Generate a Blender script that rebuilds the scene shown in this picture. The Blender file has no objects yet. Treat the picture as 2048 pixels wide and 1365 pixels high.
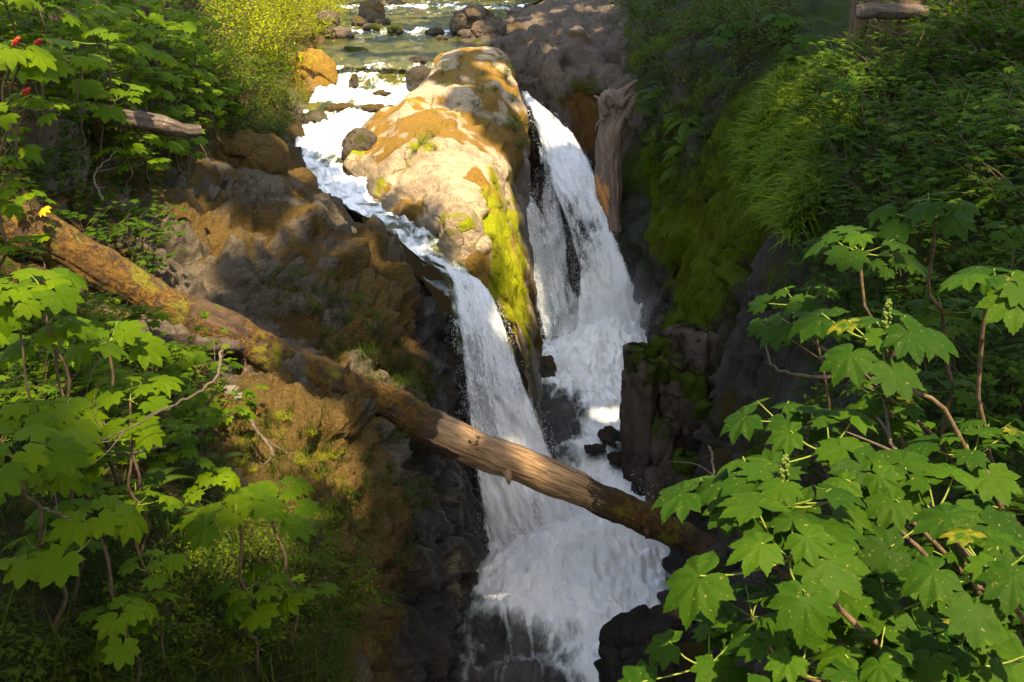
import bpy, math, random
import numpy as np
from mathutils import Vector, Matrix
from mathutils.bvhtree import BVHTree

random.seed(11)
rng = np.random.default_rng(11)
scene = bpy.context.scene
COL = scene.collection

# ---------------------------------------------------------------- camera frame
FOC = 1991.0                      # focal length in photo pixels (35 mm on 36 mm, 2048 wide)
TH = math.radians(22.0)           # downward pitch
CT, ST = math.cos(TH), math.sin(TH)

def P(u, v, d):
    """world point seen at photo pixel (u,v) at depth d metres (camera at the origin)"""
    x = (u - 1024.0) / FOC
    y = (682.5 - v) / FOC
    return np.array((d * x, d * (CT + y * ST), d * (-ST + y * CT)))

def PZ(u, v, z):
    y = (682.5 - v) / FOC
    return P(u, v, z / (-ST + y * CT))

def proj(pts):
    pts = np.asarray(pts, float)
    d = pts[..., 1] * CT - pts[..., 2] * ST
    up = pts[..., 1] * ST + pts[..., 2] * CT
    d = np.where(np.abs(d) < 1e-6, 1e-6, d)
    return 1024 + FOC * pts[..., 0] / d, 682.5 - FOC * up / d, d

# ---------------------------------------------------------------- numpy noise
def _hash(ix, iy, iz, s):
    M = np.uint64(0xffffffff)
    h = (ix.astype(np.int64).astype(np.uint64) * np.uint64(73856093)) ^ (iy.astype(np.int64).astype(np.uint64) * np.uint64(19349663)) \
        ^ (iz.astype(np.int64).astype(np.uint64) * np.uint64(83492791)) ^ np.uint64((s * 2654435761) & 0xffffffff)
    h &= M; h ^= h >> np.uint64(15); h = (h * np.uint64(2246822519)) & M; h ^= h >> np.uint64(13)
    h = (h * np.uint64(3266489917)) & M; h ^= h >> np.uint64(16)
    return h.astype(np.float64) / 4294967295.0

def vnoise(p, s=0):
    i = np.floor(p); f = p - i
    w = f * f * f * (f * (f * 6 - 15) + 10)
    r = 0
    for dx in (0, 1):
        wx = w[:, 0] if dx else 1 - w[:, 0]
        for dy in (0, 1):
            wy = w[:, 1] if dy else 1 - w[:, 1]
            for dz in (0, 1):
                wz = w[:, 2] if dz else 1 - w[:, 2]
                r = r + wx * wy * wz * _hash(i[:, 0] + dx, i[:, 1] + dy, i[:, 2] + dz, s)
    return r * 2 - 1

def fbm(p, octv=4, s=0, gain=0.5, lac=2.03):
    r = 0; a = 1.0; q = np.array(p, float)
    for k in range(octv):
        r = r + a * vnoise(q + 17.3 * k, s + k); q = q * lac; a *= gain
    return r

def ridged(p, octv=4, s=0):
    r = 0; a = 1.0; q = np.array(p, float)
    for k in range(octv):
        r = r + a * (1 - 2 * np.abs(vnoise(q + 9.1 * k, s + k))); q = q * 2.1; a *= 0.5
    return r

def worley(p, s=0):
    i = np.floor(p)
    n = len(p)
    f1 = np.full(n, 9.0); f2 = np.full(n, 9.0)
    cv = np.zeros((n, 3)); rv = np.zeros((n, 4))
    for dx in (-1, 0, 1):
        for dy in (-1, 0, 1):
            for dz in (-1, 0, 1):
                c = i + (dx, dy, dz)
                o = np.stack([_hash(c[:, 0], c[:, 1], c[:, 2], s + k) for k in range(3)], 1)
                vec = p - (c + o)
                dd = np.sqrt((vec ** 2).sum(1))
                m = dd < f1
                f2 = np.where(m, f1, np.minimum(f2, dd))
                f1 = np.where(m, dd, f1)
                cv[m] = vec[m]
                if m.any():
                    cm = c[m]
                    rv[m] = np.stack([_hash(cm[:, 0], cm[:, 1], cm[:, 2], s + 7 + k) for k in range(4)], 1)
    return f1, f2, cv, rv

def facet(p, s=0, tilt=0.9, step=0.5):
    """blocky broken-rock height: every cell a tilted plane, grooves between"""
    f1, f2, cv, rv = worley(p, s)
    t = (rv[:, :3] - 0.5) * 2 * tilt
    h = (cv * t).sum(1) + (rv[:, 3] - 0.5) * step
    return h - 0.35 * np.exp(-(f2 - f1) / 0.07), f2 - f1

def blur2(a, shape, n=2):
    a = a.reshape(shape).copy()
    for _ in range(n):
        p = np.pad(a, ((1, 1), (0, 0)), 'edge'); a = .25 * p[:-2] + .5 * p[1:-1] + .25 * p[2:]
        p = np.pad(a, ((0, 0), (1, 1)), 'edge'); a = .25 * p[:, :-2] + .5 * p[:, 1:-1] + .25 * p[:, 2:]
    return a.ravel()

# ---------------------------------------------------------------- mesh helpers
def mesh_np(name, V, Fc, mat=None, smooth=True, uv=None, attrs=None):
    """V (n,3); Fc (m,3|4) int array or list of polygons"""
    me = bpy.data.meshes.new(name)
    V = np.ascontiguousarray(V, dtype=np.float32)
    if isinstance(Fc, np.ndarray):
        m, k = Fc.shape
        loops = Fc.astype(np.int32).ravel()
        starts = np.arange(0, m * k, k, dtype=np.int32)
    else:
        loops = np.fromiter((i for f in Fc for i in f), dtype=np.int32)
        lens = np.array([len(f) for f in Fc], dtype=np.int32)
        starts = np.concatenate(([0], np.cumsum(lens)[:-1])).astype(np.int32)
        m = len(Fc)
    me.vertices.add(len(V)); me.vertices.foreach_set('co', V.ravel())
    me.loops.add(len(loops)); me.loops.foreach_set('vertex_index', loops)
    me.polygons.add(m); me.polygons.foreach_set('loop_start', starts)
    me.update(calc_edges=True)
    if smooth:
        me.polygons.foreach_set('use_smooth', np.ones(m, dtype=bool))
    if uv is not None:
        l = me.uv_layers.new(name='UVMap')
        l.data.foreach_set('uv', np.asarray(uv, dtype=np.float32)[loops].ravel())
    for k_, a in (attrs or {}).items():
        at = me.attributes.new(k_, 'FLOAT', 'POINT')
        at.data.foreach_set('value', np.asarray(a, dtype=np.float32))
    if mat: me.materials.append(mat)
    me.validate(); me.update()
    return me

def link(name, data, parent=None):
    o = bpy.data.objects.new(name, data)
    COL.objects.link(o)
    if parent is not None: o.parent = parent
    return o

def tag(o, label=None, cat=None, group=None, kind=None):
    if label: o['label'] = label
    if cat: o['category'] = cat
    if group: o['group'] = group
    if kind: o['kind'] = kind
    return o

def empty(name, loc):
    o = bpy.data.objects.new(name, None); COL.objects.link(o)
    o.location = loc; o.empty_display_size = 0.2
    return o

def grid_faces(nv, nu):
    i = np.arange(nv * nu).reshape(nv, nu)
    return np.stack([i[:-1, :-1], i[:-1, 1:], i[1:, 1:], i[1:, :-1]], -1).reshape(-1, 4)

def cr(A, n):
    """Catmull-Rom resample along axis 0"""
    A = np.asarray(A, float)
    R = len(A)
    X = np.concatenate([[2 * A[0] - A[1]], A, [2 * A[-1] - A[-2]]], 0)
    t = np.linspace(0, R - 1, n); k = np.minimum(t.astype(int), R - 2); f = t - k
    f = f.reshape((-1,) + (1,) * (A.ndim - 1))
    p0, p1, p2, p3 = X[k], X[k + 1], X[k + 2], X[k + 3]
    return 0.5 * (2 * p1 + (p2 - p0) * f + (2 * p0 - 5 * p1 + 4 * p2 - p3) * f ** 2 + (3 * p1 - p0 - 3 * p2 + p3) * f ** 3)

def loft(rows, nu, nv):
    A = np.array([[P(*c) for c in r] for r in rows])
    A = cr(A, nv)
    A = np.swapaxes(cr(np.swapaxes(A, 0, 1), nu), 0, 1)
    return A                                        # (nv,nu,3)

def grid_normals(A):
    dv = np.gradient(A, axis=0); du = np.gradient(A, axis=1)
    n = np.cross(dv, du); n /= np.linalg.norm(n, axis=2, keepdims=True) + 1e-9
    if (n * -A).sum(2).mean() < 0: n = -n           # face the camera side
    return n

def blob(pts, items):
    """sum of soft world-space spots: items (u,v,d,radius,amount)"""
    r = np.zeros(len(pts))
    for u, v, d, rad, a in items:
        c = P(u, v, d)
        r += a * np.exp(-((pts - c) ** 2).sum(1) / rad ** 2)
    return r

def tube(path, radii, nseg=8, cap=True):
    path = np.asarray(path, float); n = len(path)
    T = np.gradient(path, axis=0); T /= np.linalg.norm(T, axis=1, keepdims=True) + 1e-9
    ref = np.array((0.0, 0.0, 1.0)) if abs(T[0, 2]) < 0.9 else np.array((1.0, 0, 0))
    V = []
    N = np.cross(T[0], ref); N /= np.linalg.norm(N)
    for i in range(n):
        N = N - T[i] * N.dot(T[i]); N /= np.linalg.norm(N) + 1e-9
        B = np.cross(T[i], N)
        a = np.arange(nseg) * 2 * math.pi / nseg
        V.append(path[i] + radii[i] * (np.cos(a)[:, None] * N + np.sin(a)[:, None] * B))
    V = np.concatenate(V)
    Fs = []
    for i in range(n - 1):
        for j in range(nseg):
            k = (j + 1) % nseg
            Fs.append((i * nseg + j, i * nseg + k, (i + 1) * nseg + k, (i + 1) * nseg + j))
    if cap:
        c0 = len(V); V = np.concatenate([V, path[:1], path[-1:]])
        for j in range(nseg):
            k = (j + 1) % nseg
            Fs.append((c0, c0, k, j)); Fs.append((c0 + 1, c0 + 1, (n - 1) * nseg + j, (n - 1) * nseg + k))
    Fs = [tuple(dict.fromkeys(f)) for f in Fs]
    return V, Fs

class Bag:
    """collects pieces into one mesh"""
    def __init__(s): s.V = []; s.F = []; s.n = 0; s.A = []
    def add(s, V, F_, a=0.0):
        V = np.asarray(V, float)
        s.V.append(V); s.F += [tuple(i + s.n for i in f) for f in F_]; s.n += len(V)
        s.A.append(np.full(len(V), a) if np.isscalar(a) else np.asarray(a))
    def mesh(s, name, mat, smooth=True, attr='rnd'):
        return mesh_np(name, np.concatenate(s.V), s.F, mat, smooth, attrs={attr: np.concatenate(s.A)})

def scatter_mesh(name, tV, tF, M, rnd, mat, smooth=True):
    """merge n transformed copies of a template (tF: (m,k) array); M (n,4,4)"""
    n = len(M); k = len(tV)
    V = np.einsum('nij,kj->nki', M[:, :3, :3], tV) + M[:, None, :3, 3]
    Fs = (np.asarray(tF)[None] + (np.arange(n) * k)[:, None, None]).reshape(-1, tF.shape[1])
    return mesh_np(name, V.reshape(-1, 3), Fs, mat, smooth, attrs={'rnd': np.repeat(rnd, k)})

def frames(up, yaw_rng, scale, pos, r=rng):
    """(n,4,4) from up vectors, random yaw, scales, positions"""
    n = len(pos)
    up = up / (np.linalg.norm(up, axis=1, keepdims=True) + 1e-9)
    a = r.uniform(0, 2 * math.pi, n) if yaw_rng is None else yaw_rng
    h = np.stack([np.cos(a), np.sin(a), np.zeros(n)], 1)
    x = h - up * (h * up).sum(1, keepdims=True); x /= np.linalg.norm(x, axis=1, keepdims=True) + 1e-9
    y = np.cross(up, x)
    M = np.zeros((n, 4, 4)); M[:, 3, 3] = 1
    sc = np.asarray(scale).reshape(-1, 1)
    M[:, :3, 0] = x * sc; M[:, :3, 1] = y * sc; M[:, :3, 2] = up * sc; M[:, :3, 3] = pos
    return M

# ---------------------------------------------------------------- shader helpers
def new_mat(name):
    m = bpy.data.materials.new(name); m.use_nodes = True
    nt = m.node_tree; nt.nodes.clear()
    return m, nt

def nd(nt, typ, ins=None, **props):
    n = nt.nodes.new(typ)
    for k, v in props.items(): setattr(n, k, v)
    for k, v in (ins or {}).items():
        s = n.inputs[k]
        if isinstance(v, bpy.types.NodeSocket): nt.links.new(v, s)
        elif isinstance(v, (int, float)) and s.type in ('RGBA',): s.default_value = (v, v, v, 1)
        elif isinstance(v, tuple) and s.type == 'RGBA' and len(v) == 3: s.default_value = (*v, 1)
        else: s.default_value = v
    return n

def mth(nt, op, a, b=None, c=None, clamp=False):
    n = nt.nodes.new('ShaderNodeMath'); n.operation = op; n.use_clamp = clamp
    for i, v in enumerate((a, b, c)):
        if v is None: continue
        if isinstance(v, bpy.types.NodeSocket): nt.links.new(v, n.inputs[i])
        else: n.inputs[i].default_value = v
    return n.outputs[0]

def mixc(nt, f, a, b, blend='MIX'):
    n = nt.nodes.new('ShaderNodeMix'); n.data_type = 'RGBA'; n.blend_type = blend
    for s, v in ((n.inputs[0], f), (n.inputs[6], a), (n.inputs[7], b)):
        if isinstance(v, bpy.types.NodeSocket): nt.links.new(v, s)
        elif isinstance(v, tuple): s.default_value = (*v, 1) if len(v) == 3 else v
        else: s.default_value = v
    return n.outputs[2]

def sstep(nt, x, lo, hi):
    n = nt.nodes.new('ShaderNodeMapRange'); n.interpolation_type = 'SMOOTHSTEP'
    for s, v in ((n.inputs[0], x), (n.inputs[1], lo), (n.inputs[2], hi)):
        if isinstance(v, bpy.types.NodeSocket): nt.links.new(v, s)
        else: s.default_value = v
    return n.outputs[0]

def noise_n(nt, vec, scale, detail=4, rough=0.55, dist=0.0):
    n = nd(nt, 'ShaderNodeTexNoise', {'Scale': scale, 'Detail': detail, 'Roughness': rough, 'Distortion': dist})
    if vec is not None: nt.links.new(vec, n.inputs['Vector'])
    return n.outputs[0]

def attr_n(nt, name):
    return nd(nt, 'ShaderNodeAttribute', attribute_name=name).outputs['Fac']

def mapped(nt, vec, scale=(1, 1, 1), rot=(0, 0, 0)):
    n = nd(nt, 'ShaderNodeMapping', {'Scale': scale, 'Rotation': rot}); nt.links.new(vec, n.inputs[0])
    return n.outputs[0]

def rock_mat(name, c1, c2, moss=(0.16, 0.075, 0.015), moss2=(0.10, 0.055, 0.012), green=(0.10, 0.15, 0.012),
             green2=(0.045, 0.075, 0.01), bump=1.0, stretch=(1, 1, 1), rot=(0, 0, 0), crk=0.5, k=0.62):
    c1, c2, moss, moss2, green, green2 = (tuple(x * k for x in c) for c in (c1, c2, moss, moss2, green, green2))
    """rock with orange-brown moss, green moss and wet patches, plus shade painted under plants, driven by vertex attributes"""
    m, nt = new_mat(name)
    pos = nd(nt, 'ShaderNodeNewGeometry').outputs['Position']
    p = mapped(nt, pos, stretch, rot)
    n1 = noise_n(nt, p, 0.9, 8, 0.62, 0.4)
    n2 = noise_n(nt, p, 5.0, 8, 0.68, 0.3)
    n3 = noise_n(nt, pos, 28.0, 5, 0.65)
    n4 = noise_n(nt, pos, 95.0, 3, 0.6)
    vor = nd(nt, 'ShaderNodeTexVoronoi', {'Scale': 1.1}, feature='DISTANCE_TO_EDGE')
    wob = nd(nt, 'ShaderNodeMix', data_type='VECTOR')
    wob.inputs[0].default_value = 0.45
    nt.links.new(p, wob.inputs[4])
    nt.links.new(nd(nt, 'ShaderNodeTexNoise', {'Vector': p, 'Scale': 2.5, 'Detail': 3}).outputs[1], wob.inputs[5])
    nt.links.new(wob.outputs[1], vor.inputs['Vector'])
    crack = sstep(nt, vor.outputs[0], 0.0, 0.022)
    # only some of the joints are open
    crack = mth(nt, 'SUBTRACT', 1.0, mth(nt, 'MULTIPLY', mth(nt, 'MULTIPLY', mth(nt, 'SUBTRACT', 1.0, crack), sstep(nt, noise_n(nt, pos, 0.8, 3), 0.48, 0.6)), crk))
    base = mixc(nt, sstep(nt, mth(nt, 'ADD', mth(nt, 'MULTIPLY', n1, 0.6), mth(nt, 'MULTIPLY', n2, 0.4)), 0.34, 0.66), c1, c2)
    base = mixc(nt, mth(nt, 'MULTIPLY', sstep(nt, n3, 0.35, 0.75), 0.45), base, tuple(x * 0.45 for x in c1))
    base = mixc(nt, mth(nt, 'MULTIPLY', sstep(nt, n2, 0.6, 0.8), 0.3), base, tuple(min(1, x * 1.6) for x in c2))
    spk = sstep(nt, noise_n(nt, pos, 44.0, 3, 0.7), 0.60, 0.70)
    base = mixc(nt, mth(nt, 'MULTIPLY', spk, 0.55), base, tuple(min(1, x * 2.0) for x in c2))
    lich = sstep(nt, noise_n(nt, pos, 2.1, 6, 0.75, 0.8), 0.60, 0.66)
    base = mixc(nt, mth(nt, 'MULTIPLY', lich, 0.45), base, tuple(x * 0.28 for x in c1))
    base = mixc(nt, mth(nt, 'MULTIPLY', crack, 1.0), tuple(x * 0.3 for x in c1), base)
    geo_n = nd(nt, 'ShaderNodeNewGeometry').outputs['Normal']
    nz = nd(nt, 'ShaderNodeSeparateXYZ', {0: geo_n}).outputs[2]
    nn = mth(nt, 'ADD', mth(nt, 'MULTIPLY', n1, 0.36), mth(nt, 'ADD', mth(nt, 'MULTIPLY', n2, 0.36), mth(nt, 'MULTIPLY', n3, 0.28)))
    # moss masks: attribute shifts the threshold of the noise
    def mask(at, k):
        x = mth(nt, 'ADD', mth(nt, 'ADD', nn, mth(nt, 'MULTIPLY', mth(nt, 'SUBTRACT', attr_n(nt, at), 0.5), 1.0)), mth(nt, 'MULTIPLY', nz, k))
        return sstep(nt, x, 0.52, 0.66)
    mm = mask('moss', 0.10); gm = mask('green', 0.04)
    mcol = mixc(nt, sstep(nt, n3, 0.3, 0.7), moss2, moss)
    mcol = mixc(nt, sstep(nt, n2, 0.55, 0.75), mcol, tuple(0.6 * a + 0.4 * b for a, b in zip(moss2, green2)))
    gcol = mixc(nt, sstep(nt, n3, 0.3, 0.7), green2, green)
    gcol = mixc(nt, mth(nt, 'MULTIPLY', sstep(nt, n1, 0.5, 0.7), 0.4), gcol, moss)
    col = mixc(nt, mm, base, mcol)
    col = mixc(nt, gm, col, gcol)
    wet = attr_n(nt, 'wet')
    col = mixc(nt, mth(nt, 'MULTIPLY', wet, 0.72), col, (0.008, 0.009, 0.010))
    soft = mth(nt, 'MAXIMUM', mm, gm)
    rough = mth(nt, 'SUBTRACT', 0.88, mth(nt, 'MULTIPLY', sstep(nt, wet, .82, .97), mth(nt, 'ADD', 0.25, mth(nt, 'MULTIPLY', n2, 0.5))))
    h = mth(nt, 'ADD', mth(nt, 'MULTIPLY', n2, 0.5), mth(nt, 'ADD', mth(nt, 'MULTIPLY', n3, 0.22), mth(nt, 'MULTIPLY', n4, 0.07)))
    h = mth(nt, 'ADD', h, mth(nt, 'MULTIPLY', crack, 0.18))
    h = mth(nt, 'ADD', h, mth(nt, 'MULTIPLY', mth(nt, 'MULTIPLY', n4, soft), 0.22))
    bmp = nd(nt, 'ShaderNodeBump', {'Height': h, 'Strength': 0.9, 'Distance': 0.16 * bump})
    bs = nd(nt, 'ShaderNodeBsdfPrincipled', {'Base Color': col, 'Roughness': rough, 'Normal': bmp.outputs[0], 'Specular IOR Level': mth(nt, 'ADD', .08, mth(nt, 'MULTIPLY', sstep(nt, wet, .82, .97), .35))})
    out = nd(nt, 'ShaderNodeOutputMaterial', {'Surface': bs.outputs[0]})
    return m

def simple_mat(name, c1, c2, scale=8.0, rough=0.8, bump=0.02, stretch=(1, 1, 1), coord='Object', ramp=(0.35, 0.65)):
    m, nt = new_mat(name)
    tc = nd(nt, 'ShaderNodeTexCoord').outputs[coord]
    p = mapped(nt, tc, stretch)
    n1 = noise_n(nt, p, scale, 6, 0.65)
    n2 = noise_n(nt, p, scale * 5, 4, 0.6)
    col = mixc(nt, sstep(nt, mth(nt, 'ADD', mth(nt, 'MULTIPLY', n1, 0.65), mth(nt, 'MULTIPLY', n2, 0.35)), *ramp), c1, c2)
    bmp = nd(nt, 'ShaderNodeBump', {'Height': mth(nt, 'ADD', n1, mth(nt, 'MULTIPLY', n2, 0.4)), 'Strength': 0.8, 'Distance': bump})
    bs = nd(nt, 'ShaderNodeBsdfPrincipled', {'Base Color': col, 'Roughness': rough, 'Normal': bmp.outputs[0], 'Specular IOR Level': 0.3})
    nd(nt, 'ShaderNodeOutputMaterial', {'Surface': bs.outputs[0]})
    return m

def leaf_mat(name, c1, c2, trans=0.45, tcol=None, rough=0.45, old=None):
    """two-sided leaf: per-leaf tint (attribute rnd) plus per-plant tint, translucent"""
    m, nt = new_mat(name)
    r = attr_n(nt, 'rnd')
    oi = nd(nt, 'ShaderNodeObjectInfo').outputs['Random']
    tc = nd(nt, 'ShaderNodeTexCoord').outputs['Object']
    n1 = noise_n(nt, tc, 14.0, 5, 0.6)
    n2 = noise_n(nt, tc, 60.0, 3, 0.6)
    f = mth(nt, 'ADD', mth(nt, 'MULTIPLY', r, 0.75), mth(nt, 'ADD', mth(nt, 'MULTIPLY', oi, 0.18), mth(nt, 'MULTIPLY', mth(nt, 'SUBTRACT', n1, .3), 0.4)), clamp=True)
    col = mixc(nt, f, c1, c2)
    if old: col = mixc(nt, mth(nt, 'MULTIPLY', sstep(nt, r, .972, .985), mth(nt, 'MULTIPLY', sstep(nt, n1, .42, .6), .75)), col, (.20, .17, .02))
    if old: col = mixc(nt, mth(nt, 'MULTIPLY', sstep(nt, n2, 0.63, 0.72), 0.75), col, old)
    bmp = nd(nt, 'ShaderNodeBump', {'Height': mth(nt, 'ADD', n1, mth(nt, 'MULTIPLY', n2, 0.3)), 'Strength': 0.5, 'Distance': 0.01})
    bs = nd(nt, 'ShaderNodeBsdfPrincipled', {'Base Color': col, 'Roughness': rough, 'Normal': bmp.outputs[0], 'Specular IOR Level': 0.09})
    tcx = mixc(nt, f, tuple(x * 1.3 for x in c1) if tcol is None else tcol, tuple(min(1, x * 1.35) for x in c2) if tcol is None else tuple(x * 1.3 for x in tcol))
    tr = nd(nt, 'ShaderNodeBsdfTranslucent', {'Color': tcx})
    mx = nd(nt, 'ShaderNodeMixShader', {0: trans, 1: bs.outputs[0], 2: tr.outputs[0]})
    nd(nt, 'ShaderNodeOutputMaterial', {'Surface': mx.outputs[0]})
    return m
# ================================================================ TERRAIN
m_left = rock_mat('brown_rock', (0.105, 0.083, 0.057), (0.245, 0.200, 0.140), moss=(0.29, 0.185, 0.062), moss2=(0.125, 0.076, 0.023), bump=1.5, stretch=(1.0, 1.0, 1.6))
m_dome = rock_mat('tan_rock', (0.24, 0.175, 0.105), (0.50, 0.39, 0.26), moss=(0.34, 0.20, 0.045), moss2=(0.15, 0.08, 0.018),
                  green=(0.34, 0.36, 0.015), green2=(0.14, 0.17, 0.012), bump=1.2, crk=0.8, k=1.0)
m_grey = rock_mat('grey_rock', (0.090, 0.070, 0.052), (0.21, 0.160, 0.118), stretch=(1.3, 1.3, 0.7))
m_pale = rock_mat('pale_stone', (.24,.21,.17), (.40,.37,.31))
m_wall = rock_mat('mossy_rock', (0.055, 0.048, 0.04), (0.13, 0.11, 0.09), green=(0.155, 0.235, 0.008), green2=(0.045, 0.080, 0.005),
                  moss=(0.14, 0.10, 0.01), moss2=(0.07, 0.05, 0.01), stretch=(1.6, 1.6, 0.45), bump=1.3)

TERR = {}
def terrain(name, A, mat, attrs, kind='structure'):
    nv, nu, _ = A.shape
    me = mesh_np(name, A.reshape(-1, 3), grid_faces(nv, nu), mat, True, attrs=attrs)
    o = link(name, me); tag(o, kind=kind)
    TERR[name] = (A, attrs)
    return o

# ---- left bank: forest floor, brown ledge and the gorge's left cliff ----------
LB = [
 [(-500,-80,30),(-100,-60,34),(250,-50,42),(450,-40,50),(560,-20,56),(620,0,58),(655,10,60),(670,20,60),(690,25,61),(720,30,63)],
 [(-500,40,16),(-50,50,19),(250,60,25),(430,70,32),(530,60,38),(600,80,40),(650,96,41),(668,118,41),(690,140,42),(720,155,43)],
 [(-500,180,11.5),(0,190,13.5),(250,200,17.5),(400,200,23),(500,190,28),(560,180,31.5),(600,205,32.6),(640,245,32.6),(690,275,33),(740,300,34)],
 [(-500,300,10.5),(0,310,12.3),(200,320,15.2),(330,330,18.5),(430,300,22.5),(520,285,25.2),(585,310,26.6),(612,352,27),(660,395,27.5),(720,445,28)],
 [(-500,400,9.5),(-50,410,11.8),(150,420,13.6),(290,430,16),(420,395,19),(540,372,21.2),(618,378,22.9),(682,428,23.4),(740,465,23.8),(800,565,24.5)],
 [(-500,480,9),(-60,500,11.6),(120,520,12.8),(290,530,14.5),(450,485,17),(620,432,19.5),(722,452,21.1),(803,520,21.7),(835,570,22.2),(870,720,23)],
 [(-500,560,8),(-60,600,9.8),(150,630,11.4),(330,650,13.1),(520,590,16),(700,520,18.5),(815,532,20),(858,600,20.5),(900,760,21),(940,1000,21.5)],
 [(-500,640,7.2),(-80,690,8.6),(130,720,10),(330,740,12.2),(530,680,14.9),(680,640,16.3),(800,640,17.8),(852,730,18.7),(903,870,19.6),(950,1065,20.8)],
 [(-500,740,6.6),(-80,790,7.8),(120,800,9),(320,800,11),(500,770,13),(650,775,14.2),(800,795,15.9),(852,870,17),(912,985,18.2),(962,1135,19.9)],
 [(-500,850,5.9),(-80,900,6.8),(120,900,7.9),(320,890,9.3),(480,865,10.8),(620,865,12),(692,905,12.9),(800,950,14.6),(890,1055,16.4),(955,1195,19)],
 [(-500,980,5.1),(-80,1020,5.9),(120,1020,6.8),(320,1010,8),(480,990,9.2),(620,985,10.5),(702,1015,11.4),(790,1070,13.2),(865,1150,15.2),(925,1255,18.2)],
 [(-500,1120,4.4),(-80,1150,5.1),(120,1150,5.9),(320,1140,6.9),(480,1120,7.9),(610,1115,9),(702,1135,10),(775,1200,12),(845,1265,14.3),(905,1335,17.2)],
 [(-500,1280,3.8),(-80,1300,4.4),(120,1300,5),(320,1300,5.9),(480,1280,6.8),(600,1275,7.8),(682,1295,8.8),(755,1345,10.8),(825,1405,13.2),(890,1455,15.8)],
 [(-500,1480,3.2),(-80,1480,3.7),(120,1480,4.3),(320,1480,5),(480,1460,5.8),(590,1460,6.6),(662,1480,7.5),(735,1540,9.2),(805,1600,11.4),(880,1620,13.9)],
 [(-500,1800,2.4),(-80,1800,2.8),(120,1800,3.2),(320,1800,3.8),(480,1780,4.4),(590,1780,5.2),(662,1800,6),(735,1850,7.4),(805,1900,9),(880,1950,10.6)],
]
A = loft(LB, 440, 520)
N = grid_normals(A)
pts = A.reshape(-1, 3)
U, V_, D = proj(pts)
rocky = np.clip(blob(pts, [(520,460,18,3.4,1.2),(700,450,20.5,2.2,1.2),(420,560,15.5,2.6,1.1),(620,580,16.8,2.6,1.1),(760,640,17.5,2.6,1.1),(840,800,17.5,2.6,1.1),
        (600,880,12,1.6,.3),(760,950,13.5,2,1.0),(900,1050,17.5,3,1.2),(860,1250,14.5,3,1.1),(760,1250,11,2,1.0),(600,330,26,2,1.0),(610,240,32,2,1.0),(650,90,41,3,.8),
        (880,1450,14,3,1),(740,1150,11.6,1.8,.9)]), 0, 1)
iu = np.tile(np.linspace(0, 9, 440), (520, 1)).ravel()
iv = np.repeat(np.linspace(0, 14, 520), 440)
cliff = np.clip((iu - 6.2) / 1.2, 0, 1) * np.clip((iv - 4.6) / 1, 0, 1)
rocky = np.maximum(rocky, cliff)
# folded strata running down to the right
R1 = np.array(Matrix.Rotation(math.radians(38), 3, 'Y') @ Matrix.Rotation(math.radians(25), 3, 'X'))
q = pts @ R1.T
f1, e1 = facet(q * (.75, .75, 1.15) + 0.25 * fbm(pts * 1.1, 2, 3)[:, None], 1, 0.9, 0.45)
f2, e2 = facet(q * (2.0, 2.0, 3.0) + 0.3 * fbm(pts * 2.2, 2, 5)[:, None], 5, 0.8, 0.4)
f3, e3 = facet(pts * 6.5, 9, 0.8, 0.5)
rd = ridged(q * (0.7, 0.7, 2.2), 4, 30)
far = np.clip(D / 14, 0.35, 1.4)
disp = rocky * (0.52 * f1 + 0.16 * f2 + 0.045 * f3 + 0.09 * rd) + (1 - rocky) * (0.22 * fbm(pts * 0.8, 4, 40) + 0.06 * fbm(pts * 4, 3, 44))
disp *= np.where(iv > 8, far, 1.0)
vert = cliff * (0.10 * ridged(pts * (3.0, 3.0, 0.35), 3, 60) + 0.16 * f1 * 1.0)
disp = blur2(disp * (1 - 0.35 * cliff) + vert, A.shape[:2], 1) + rocky * .05 * f3
crl = rocky * np.exp(-np.abs(vnoise(pts * (1.1, 1.1, .8) + .5 * fbm(pts * 1.5, 3, 61)[:, None], 62)) / .022)   # joints
disp -= .09 * crl
pts2 = pts + N.reshape(-1, 3) * disp[:, None]
A2 = pts2.reshape(A.shape)
low = -11.2
hgt = pts2[:, 2]
moss = 0.33 + 0.26 * fbm(pts * 1.1, 4, 70) - 0.25 * np.clip(f1, -.5, .5) + .34 * np.exp(-e1 / .07) + .22 * np.exp(-e2 / .07) \
     + blob(pts, [(360,400,17,2.2,.35),(480,300,24,2.4,.6),(700,480,19.5,1.6,.22),(800,700,17.5,1.6,.25),(640,860,11.8,1.7,.4),(760,700,17.5,1.3,.2),(520,500,16.7,2.0,-.22),
        (420,560,15.6,1.6,-.22),(590,430,19.6,1.8,-.18),(470,600,14.6,1.2,-.2),(720,980,12,1.8,.3),(760,1150,11.5,1.6,.25),(700,1250,9.5,2.5,.2),(780,430,21.5,1.,-.2),(600,110,40,2.6,.6)])
moss = np.where(rocky < .4, np.maximum(moss, .55), moss)
green = 0.06 + 0.16 * fbm(pts * 1.3, 3, 75) + blob(pts, [(840,1000,16.5,1.2,.28),(860,1230,14,1.4,.3),(800,1300,11.5,1.5,.3),(830,830,17,1,.2),(660,110,41,1.3,.35)]) + (1 - rocky) * 0.25
wet = np.clip(.6 * crl + cliff * (1.0 - np.clip((hgt + 8.2) / 3.2, 0, 1)) * 1.1 + blob(pts, [(900,700,20,1.5,.9),(610,330,26.5,1.2,.7),(860,560,20.6,.7,.8),(880,640,20.1,1.0,.8)])
     + 0.9 * np.clip((iu - 7.3) / .8, 0, 1), 0, 1)
wet = np.maximum(wet, 0.75 * np.clip((iu - 6.6) / .8, 0, 1) * np.clip((iv - 8.5) / 1.5, 0, 1))
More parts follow.
